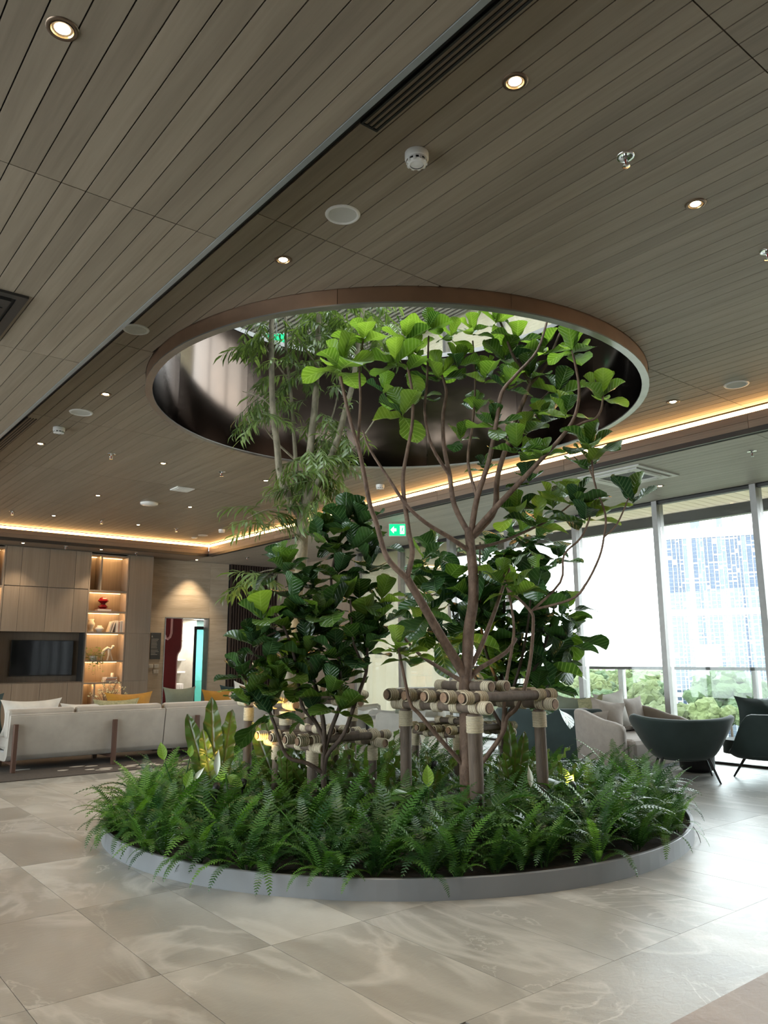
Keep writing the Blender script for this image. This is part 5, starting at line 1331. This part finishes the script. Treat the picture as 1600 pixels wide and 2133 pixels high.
for x in (0.07, 1.42, 2.715):
    MB().box(x-0.028, x+0.028, -0.075, 0.0, -0.0, 0.63, Matrix.Shear('XY', 4, (0, 0))).build('post', MAT['walnut'], sofa, bevel=0.006)
for x in (0.1, 1.45, 2.75, 3.8):
    MB().box(x-0.03, x+0.03, 0.1, 0.86, 0.085, 0.13).build('floor_rail', MAT['walnut'], sofa)
    MB().box(x-0.03, x+0.03, 0.82, 0.88, 0.0, 0.085).build('front_foot', MAT['walnut'], sofa)
ch = thing('sofa_chaise', 'cream velvet chaise at the left end of the long sofa', 'sofa', (1.35, 12.15, 0.012))
MB().box(0, 1.36, 0, 1.7, 0.12, 0.27).build('base', MAT['velvet_cream'], ch, bevel=0.03)
MB().box(0.01, 1.35, 0.01, 1.69, 0.27, 0.46).build('seat_cushion', MAT['velvet_cream'], ch, bevel=0.06)
for px, py in ((0.1, 0.1), (1.26, 0.1), (0.1, 1.6), (1.26, 1.6)): MB().box(px-0.03, px+0.03, py-0.03, py+0.03, 0, 0.12).build('foot', MAT['walnut'], ch)
zs = 0.46
cushion('cushion', 'white linen cushion leaning at the left end of the sofa', 'linen_white', (3.20, 11.98, zs), 0.86, 0.50, 0.2, 0.1, -0.1)
cushion('cushion', 'dark teal velvet cushion at the left edge of the photo', 'teal', (2.62, 12.25, zs), 0.62, 0.58, 0.18, 0.2, -0.15)
cushion('cushion', 'pale sage cushion below the dark teal one', 'sage', (2.35, 12.05, zs), 0.5, 0.34, 0.16, 0.1, -0.3)
cushion('cushion', 'flat cream frilled cushion in the middle of the sofa back', 'linen_white', (3.95, 12.0, zs), 0.72, 0.42, 0.18, 0, -0.1)
cushion('cushion', 'olive patterned cushion left of the mustard one', 'olive_weave', (4.42, 12.0, zs), 0.72, 0.46, 0.18, 0.0, -0.1)
cushion('cushion', 'mustard velvet cushion left of the sofa seam, beside dried flowers', 'mustard', (4.75, 12.35, zs), 0.78, 0.54, 0.2, 0.0, -0.12)
cushion('cushion', 'sage green cushion below the travertine doorway', 'sage', (5.85, 12.9, zs), 0.62, 0.58, 0.2, 0.05, -0.1)
cushion('cushion', 'mustard velvet cushion right of the sage green one', 'mustard', (6.62, 12.9, zs), 0.72, 0.52, 0.2, 0.0, -0.12)
cushion('cushion', 'dark teal cushion behind the right mustard cushion', 'teal', (7.05, 13.2, zs), 0.6, 0.58, 0.18, 0.1, -0.1)
cushion('cushion', 'white linen cushion at the right end of the sofa', 'linen_white', (6.85, 12.35, zs), 0.62, 0.56, 0.2, 0, -0.1, 0.2)
cushion('cushion', 'white linen cushion beyond the right end of the sofa', 'linen_white', (7.45, 12.9, zs), 0.6, 0.56, 0.2, 0, -0.1, 0.15)
# seat block across that carries the far cushions
s2 = thing('sofa', 'low cream sofa section carrying cushions beyond the long sofa', 'sofa', (5.3, 12.75, 0.012))
MB().box(0, 2.6, 0, 0.95, 0.13, 0.27).build('base', MAT['velvet_cream'], s2, bevel=0.03)
for k in range(3): MB().box(0.01+k*0.865, 0.86+k*0.865, 0.0, 0.93, 0.27, 0.445).build('seat_cushion', MAT['velvet_cream'], s2, bevel=0.05)
for k in range(4): MB().box(0.05+k*0.8, 0.1+k*0.8, 0.1, 0.85, 0, 0.13).build('foot', MAT['walnut'], s2)
# dried flowers on a low table behind the mustard cushion
ct = thing('coffee_table', 'dark round coffee table behind the long sofa', 'table', (4.95, 14.2, 0.012))
MB().lathe([(0, 0.40), (0.45, 0.40), (0.46, 0.415), (0.45, 0.43), (0, 0.43)], 32).build('table_top', MAT['walnut'], ct)
MB().lathe([(0.2, 0.0), (0.12, 0.05), (0.10, 0.4)], 24).build('pedestal', MAT['walnut'], ct)
dv_ = thing('dried_flower_vase', 'vase of thin dried flowers behind the mustard cushion', 'plant', (5.02, 14.2, 0.445))
MB().lathe([(0, 0), (0.06, 0), (0.09, 0.08), (0.04, 0.2), (0.05, 0.24), (0.04, 0.24), (0.03, 0.2), (0, 0.05)], 18).build('vase', MAT['plaster'], dv_)
mb = MB(); bl_ = MB()
for k in range(26):
    a = rr.uniform(0, 6.28); L = rr.uniform(.35, .68); q = Vector((math.cos(a)*rr.uniform(.05, .34), math.sin(a)*.12, L))
    mb.tube([(0, 0, .15), q*0.5+Vector((0, 0, .12)), q], 0.003, 4)
    for j in range(4):
        c = q+Vector((rr.uniform(-.04, .04), rr.uniform(-.04, .04), rr.uniform(-.08, .03))); s_ = rr.uniform(.010, .018)
        bl_.add([c+Vector((s_, 0, 0)), c+Vector((-s_, 0, 0)), c+Vector((0, s_, 0)), c+Vector((0, -s_, 0)), c+Vector((0, 0, s_)), c+Vector((0, 0, -s_))], [(0, 2, 4), (2, 1, 4), (1, 3, 4), (3, 0, 4), (2, 0, 5), (1, 2, 5), (3, 1, 5), (0, 3, 5)])
mb.build('stems', MAT['twig'], dv_); bl_.build('blossoms', simple('dry_blossom', (0.62, 0.52, 0.28), 0.8), dv_)

# ---- shell seats
def shell_chair(name, label, cat, loc, rz, W, D, H, mat, arm, leg_h=0.26, tip=0.10, base_k=0.55, legmat='black', seat=True, legs=True, front=105, seat_mat=None, flare=0.85, group=None):
    """faces +y; shell opens to the front. arm = height factor of the arm at the front end"""
    t = thing(name, label, cat, loc, rz, group)
    def fn(u, v):
        q = u*2-1; a = q*R_(front)
        k = base_k+(1-base_k)*v**flare
        x = W/2*k*math.sin(a); y = -D/2*k*math.cos(a)
        sx = abs(q)
        hh = H*(1+tip*min(1, sx/0.75)**2)
        if sx > 0.62: f_ = (sx-0.62)/0.38; hh = hh*(1-(1-arm)*(f_*f_*(3-2*f_)))
        z = leg_h+(hh-leg_h)*v
        return (x, y, z)
    o = MB().grid(fn, 36, 10).build('back_shell', MAT[mat], t, solid=0.06)
    m = o.modifiers.new('bev', 'BEVEL'); m.width = 0.02; m.segments = 3; m.limit_method = 'ANGLE'; m.angle_limit = R_(50)
    # underside pan
    rim = []
    for i in range(37):
        x, y, z = fn(i/36, 0); rim.append((x, y))
    def pan(u, v):
        i = min(36, int(round(u*36))); x, y = rim[i]; return (x*v, y*v+0.0, leg_h-0.03*(1-v*v))
    MB().grid(pan, 36, 4).build('underside', MAT[mat], t, solid=0.05)
    if seat:
        kx, ky = W/2*base_k*1.12, D/2*base_k*1.1
        pr = [(kx*math.copysign(abs(math.cos(a))**0.6, math.cos(a)), ky*math.copysign(abs(math.sin(a))**0.6, math.sin(a))+0.08) for a in [2*PI*i/28 for i in range(28)]]
        MB().prism(pr, leg_h+0.02, leg_h+0.19, smooth=True).build('seat_cushion', MAT[seat_mat or mat], t, bevel=0.05)
    if legs:
        for sx in (-1, 1):
            for sy in (-1, 1):
                x0, y0 = sx*W*0.22, sy*D*0.2-0.02; x1, y1 = sx*W*0.30, sy*D*0.34-0.02
                MB().tube([(x0, y0, leg_h), (x1, y1, 0)], [0.019, 0.011], 8).build('leg', MAT[legmat], t)
    return t
fdir = Vector((0.80, 0.60, 0)); rz = math.atan2(fdir.y, fdir.x)-PI/2
shell_chair('lounge_chair', 'dark green velvet wing lounge chair seen from behind', 'chair', (9.30, 5.58, 0), rz, 1.22, 1.0, 0.745, 'velvet_green', 0.85, 0.27, 0.08, 0.50, front=112, flare=0.72)
shell_chair('lounge_chair', 'dark green velvet chair cut by the right edge of the photo', 'chair', (10.22, 4.90, 0), R_(-10), 1.15, 1.0, 0.80, 'velvet_green', 0.42, 0.27, 0.0, 0.75, front=118, flare=0.6)
_q = P(1582, 1500, 11.0)
cushion('cushion', 'square dark green cushion on the chair at the right edge', 'velvet_green', (_q.x, _q.y, 0.47), 0.58, 0.50, 0.16, R_(-52), -0.15)
st = thing('drum_table', 'dark drum side table beyond the green wing chair', 'table', (10.02, 5.82, 0))
MB().lathe([(0.0, 0.0), (0.17, 0.0), (0.22, 0.05), (0.24, 0.4), (0.235, 0.42)], 28).build('drum', MAT['black'], st)
MB().lathe([(0, 0.425), (0.25, 0.425), (0.25, 0.45), (0, 0.45)], 28).build('table_top', MAT['alu_dark'], st)
# beige tub sofa
TBX = 9.93; TBY = 6.74
tub = thing('tub_sofa', 'beige rounded tub sofa with cushions by the windows', 'sofa', (TBX, TBY, 0), PI)
Wt, Dt = 1.62, 1.0
def superc(a, n=0.55): return (math.copysign(abs(math.sin(a))**n, math.sin(a)), -math.copysign(abs(math.cos(a))**n, math.cos(a)))
def tubfn(u, v):
    q = u*2-1; a = q*R_(100); c, s_ = superc(a)
    hh = 0.78-0.20*max(0, (abs(q)-0.60)/0.40)**1.4
    k = 0.95+0.05*v
    return (Wt/2*c*k, Dt/2*s_*k+(0.25 if abs(q) > 0.9 else 0.25*max(0, (abs(q)-0.5)/0.4)), 0.04+(hh-0.04)*v)
o = MB().grid(tubfn, 44, 8).build('back_shell', MAT['boucle'], tub, solid=0.13)
m = o.modifiers.new('bev', 'BEVEL'); m.width = 0.05; m.segments = 4; m.limit_method = 'ANGLE'; m.angle_limit = R_(50)
MB().box(-Wt/2+0.10, Wt/2-0.10, -Dt/2+0.10, 0.50, 0.04, 0.42).build('seat', MAT['boucle'], tub, bevel=0.07)
MB().box(-Wt/2+0.1, Wt/2-0.1, -Dt/2+0.15, 0.42, 0.0, 0.05).build('plinth', MAT['black'], tub)
def tc(x, y, z): # tub local to world (rot pi)
    return (TBX-x, TBY-y, z)
cushion('cushion', 'beige cushion tucked in the corner of the tub sofa', 'boucle', tc(0.60, -0.22, 0.43), 0.46, 0.34, 0.17, R_(-60), -0.2)
cushion('cushion', 'beige square cushion leaning in front of the corner one', 'boucle', tc(0.38, -0.08, 0.43), 0.52, 0.46, 0.17, R_(-35), -0.35, 0.2)
cushion('cushion', 'tall pale cushion in the middle of the tub sofa', 'linen', tc(-0.02, -0.26, 0.43), 0.62, 0.56, 0.2, R_(-10), -0.2, -0.1)
cushion('cushion', 'beige cushion on the window side of the tub sofa', 'boucle', tc(-0.5, -0.25, 0.43), 0.6, 0.5, 0.2, 0, -0.2)
# dark green sofa further back
GSP = P(1150, 1500, 11.9); GSR = rz
gs = thing('tub_sofa', 'dark green curved sofa with olive cushions behind the beige sofa', 'sofa', (GSP.x, GSP.y, 0), GSR)
Wt, Dt = 1.6, 0.95
o = MB().grid(tubfn, 44, 8).build('back_shell', MAT['velvet_green'], gs, solid=0.10)
m = o.modifiers.new('bev', 'BEVEL'); m.width = 0.04; m.segments = 3; m.limit_method = 'ANGLE'; m.angle_limit = R_(50)
MB().box(-Wt/2+0.1, Wt/2-0.1, -Dt/2+0.08, 0.50, 0.1, 0.42).build('seat', MAT['velvet_green'], gs, bevel=0.06)
for sx in (-0.7, 0.7):
    for sy in (-0.3, 0.35): MB().tube([(sx, sy, 0.1), (sx*1.1, sy*1.1, 0)], [0.018, 0.012], 8).build('leg', MAT['black'], gs)
gm4 = Matrix.Translation((GSP.x, GSP.y, 0)) @ Matrix.Rotation(GSR, 4, 'Z')
for k, (x, l_) in enumerate(((-0.5, 'first olive cushion from the left on the green sofa'), (-0.1, 'second olive cushion on the green sofa'), (0.25, 'third olive cushion on the green sofa'), (0.55, 'olive patterned cushion nearest the beige sofa'))):
    p = gm4 @ Vector((x, -0.14, 0.43)); cushion('cushion', l_, 'olive_weave' if k == 3 else 'sage', p, 0.46, 0.50, 0.18, GSR, -0.1, 0.12*(-1)**k, 'cushions on the green sofa')

# ---- cream armchairs in the far middle
def armchair(label, loc, rz, mat='linen', cush=True):
    t = thing('armchair', label, 'armchair', loc, rz, 'cream armchairs')
    prof = [(0.42, 0.27), (0.46, 0.36), (0.44, 0.56), (0.38, 0.60), (0.0, 0.565), (-0.16, 0.60), (-0.30, 0.78), (-0.40, 0.96), (-0.46, 0.97), (-0.46, 0.9), (-0.36, 0.27)]
    for x in (-0.40, 0.33): MB().prism(prof, x, x+0.07, 'x').build('arm', MAT[mat], t, bevel=0.025)
    MB().prism([(-0.28, 0.27), (-0.2, 0.55), (-0.34, 0.93), (-0.40, 0.98), (-0.46, 0.97), (-0.36, 0.27)], -0.34, 0.34, 'x').build('backrest', MAT[mat], t, bevel=0.025)
    MB().box(-0.33, 0.33, -0.26, 0.44, 0.27, 0.46).build('seat', MAT[mat], t, bevel=0.04)
    for sx in (-0.32, 0.32):
        for sy in (-0.30, 0.36): MB().tube([(sx, sy, 0.28), (sx*1.1, sy*1.15, 0)], [0.02, 0.012], 8).build('leg', MAT['walnut'], t)
    return t
a1 = P(828, 1530, 14.0); a1.z = 0
armchair('cream armchair facing left between the two front trees', a1, R_(62))
M1 = Matrix.Translation(a1) @ Matrix.Rotation(R_(62), 4, 'Z')
cushion('cushion', 'dark green cushion against the back of the cream armchair', 'velvet_green', M1 @ Vector((0, -0.14, 0.47)), 0.5, 0.46, 0.12, R_(62), 0.35)
cushion('cushion', 'olive cushion in front of the dark green one on the armchair', 'sage', M1 @ Vector((0, 0.0, 0.47)), 0.42, 0.34, 0.13, R_(62), 0.35)
a2 = P(722, 1530, 14.6); a2.z = 0
armchair('white armchair facing right behind the left bush', a2, R_(-75), 'linen_white')
a3 = P(745, 1505, 15.8); a3.z = 0
armchair('white armchair furthest back by the blinds', a3, R_(-130), 'linen_white')
a4 = P(880, 1510, 14.2); a4.z = 0
armchair('white armchair behind the tall log frame', a4, R_(150), 'linen_white')
p = P(772, 1520, 14.4); p.z = 0
t = thing('side_table', 'dark round side table between the cream armchairs', 'table', p)
MB().lathe([(0, 0.50), (0.28, 0.50), (0.285, 0.51), (0.28, 0.52), (0, 0.52)], 24).build('table_top', MAT['linen'], t)
MB().lathe([(0.10, 0.0), (0.085, 0.25), (0.08, 0.5)], 20).build('pedestal', MAT['black'], t)
# ================================================================== OUTSIDE
ZG = -32.0
g = struct(MB().box(30, 2500, -1500, 2500, ZG-1, ZG).build('ground', simple('far_ground', (0.06, 0.08, 0.035), 0.9, 0, (0.10, 0.10, 0.06), 0.02)))
# far tower
def at_far(x, y, dist):
    d = ray(x, y); k = dist/math.hypot(d.x, d.y); return CAM+d*k
DT = 260.0
pl_, pr_ = at_far(1393, 1250, DT), at_far(1606, 1250, DT)
dirx = (pr_-pl_); dirx.z = 0; TW = dirx.length; dirx.normalize()
ztop = at_far(1500, 1098, DT).z
tw = thing('tower_block', 'tall pale high rise with blue window columns outside', 'building', (pl_.x, pl_.y, ZG), math.atan2(dirx.y, dirx.x))
Ht = ztop-ZG
conc = simple('white_facade', (0.50, 0.52, 0.54), 0.6); bluew = simple('blue_window_glass', (0.05, 0.075, 0.12), 0.25, 0, (0.035, 0.055, 0.095), 0.4); bluel = simple('pale_window_glass', (0.11, 0.145, 0.19), 0.25, 0, (0.08, 0.11, 0.155), 0.4)
MB().box(0, TW, 0, 24, 0, Ht).build('body', conc, tw)
rt = random.Random(9); x = 0.6; ci = 0
FH = 1.2
while x < TW-1:
    wd = rt.choice([0.6, 0.75, 0.95, 1.2]); mb = MB(); z = 6
    gap = 0.195*TW < x < 0.27*TW
    while z < Ht-2 and not gap:
        blank = (0.27*TW < x < 0.46*TW and z < Ht*0.50)
        band = abs((z/Ht) % 0.335-0.30) < 0.008
        if not blank and not band and rt.random() > 0.04:
            mb.box(x, x+wd, -0.15, 0.0, z+0.06, z+FH-(0.05 if rt.random() < .75 else 0.45))
        z += FH
    if mb.v:
        o = mb.build('window_column', bluew if rt.random() < 0.6 else bluel, tw); 
    x += wd
    MB().box(x+0.08, x+0.26, -0.4, 0, 4, Ht+0.6).build('rib', conc, tw)
    x += 0.34; ci += 1
for q in (0.30, 0.635, 0.965): MB().box(0, TW, -0.35, 0, Ht*q-0.5, Ht*q+0.5).build('floor_band', conc, tw)
for (xa, xb, h_) in ((0.27, 0.37, 4.2), (0.54, 0.6, 4.0), (0.7, 0.71, 7)):
    MB().box(TW*xa, TW*xb, 3, 9, Ht, Ht+h_).build('roof_plant', bluel, tw)
# far trees
def crown_mesh(seed):
    rc = random.Random(seed); bm = bmesh.new()
    for k in range(46):
        d = Vector((rc.gauss(0, 1), rc.gauss(0, 1), rc.gauss(0, .8)+0.15)).normalized(); q = rc.uniform(.25, 1.0)**0.5
        c = Vector((d.x*q*0.8, d.y*q*0.8, d.z*q*0.52)); r = rc.uniform(.16, .34)
        res = bmesh.ops.create_icosphere(bm, subdivisions=2, radius=r, matrix=Matrix.Translation(c))
        for v in res['verts']:
            n = v.co-c; v.co = c+n*(1+0.45*noise.noise(v.co*9+Vector((seed*5, k, 0))))
    me = bpy.data.meshes.new('crown'); bm.to_mesh(me); bm.free()
    return me
def far_leaf(name, a, c):
    m, nt, b = nt_new(name); n = noi(nt, coords(nt, 50.0), 0.9, 6, 0.7)
    col = randval(nt, ramp(nt, n, [(0.3, a), (0.7, c)]), 0.25); nt.links.new(col, b.inputs['Base Color']); b.inputs['Roughness'].default_value = 0.9
    bumpn(nt, b, n, 1.0, 0.8); return m
fm = [far_leaf('far_foliage_a', (0.035, 0.06, 0.016), (0.09, 0.13, 0.042)), far_leaf('far_foliage_b', (0.022, 0.045, 0.016), (0.06, 0.095, 0.035)), far_leaf('far_foliage_c', (0.06, 0.08, 0.024), (0.13, 0.16, 0.06))]
CR = []
for s in range(4):
    for m_ in fm:
        me = crown_mesh(s); me.materials.append(m_); CR.append(me)
TRK = MB().tube([(0, 0, 0), (0, 0, 1)], [0.05, 0.03], 6).mesh('trunk', MAT['twig'])
def far_tree(x, y, dist, r, label=None, row=None):
    p = at_far(x, y, dist); h = p.z-ZG
    t = thing('distant_tree', label or 'green tree in the %s parkland row, %s' % (row, 'behind the figs' if x < 1110 else ('beside the fig leaves' if x < 1215 else ('left of the tower' if x < 1395 else ('below the tower' if x < 1595 else 'at the right edge')))), 'tree', (p.x, p.y, ZG), rt.uniform(0, 6), None if label else 'distant parkland trees')
    inst('crown', rt.choice(CR), t, (0, 0, h), scale=(r, r, r*rt.uniform(.8, 1.1)))
    inst('trunk', TRK, t, (0, 0, 0), scale=(8, 8, max(1, h)))
# rows from far to near: image rows between the skyline and the sill
for (y0, dist, step, r, row) in ((1406, 1150, 17, 15, 'skyline'), (1415, 800, 20, 13, 'second farthest'), (1427, 560, 24, 11, 'third'), (1442, 400, 30, 8.8, 'fourth'), (1464, 285, 40, 7.2, 'second nearest'), (1492, 215, 50, 6.5, 'nearest')):
    x = 900
    while x < 1700:
        if not (dist > 260 and 1392 < x < 1500 and dist < 400 and False):
            far_tree(x+rt.uniform(-8, 8), y0+rt.uniform(-5, 6), dist*rt.uniform(.93, 1.07), r*rt.uniform(.75, 1.2), None, row)
        x += step*rt.uniform(.8, 1.25)
far_tree(1518, 1446, 235, 11.5, 'large rounded green tree in front of the tower')
# pale buildings among the trees
roofm = simple('pale_roof', (0.42, 0.41, 0.40), 0.7); roofr = simple('rosy_roof', (0.27, 0.15, 0.12), 0.7)
for k, (x, y, w_, d_, dist, rm, lab) in enumerate(((1395, 1456, 22, 10, 300, roofm, 'long low pale building below the tower trees'), (1490, 1466, 22, 9, 270, roofm, 'low pale building at the right of the long one'), (1150, 1408, 10, 8, 520, roofr, 'house with a rosy roof seen past the fig leaves'), (1190, 1402, 10, 8, 560, roofr, 'second rosy roofed house on the far slope'), (1470, 1412, 16, 9, 330, roofm, 'white block at the foot of the tower'), (1545, 1425, 13, 8, 300, roofm, 'white house right of the big rounded tree'), (1110, 1415, 9, 8, 480, roofr, 'rosy roofed house nearest the fig leaves'))):
    p = at_far(x, y, dist); t = thing('far_house', lab, 'building', (p.x, p.y, ZG), math.atan2(dirx.y, dirx.x)); h = p.z-ZG
    MB().box(-w_/2, w_/2, -d_/2, d_/2, 0, h-2).build('walls', conc, t)
    MB().prism([(-d_/2-0.6, h-2), (d_/2+0.6, h-2), (0, h+1.2)], -w_/2-0.6, w_/2+0.6, 'x').build('roof', rm, t)
    for i in range(int(w_/3)):
        MB().box(-w_/2+1+i*3, -w_/2+2.4+i*3, -d_/2-0.05, -d_/2, h-5, h-3.4).build('window', bluew, t)
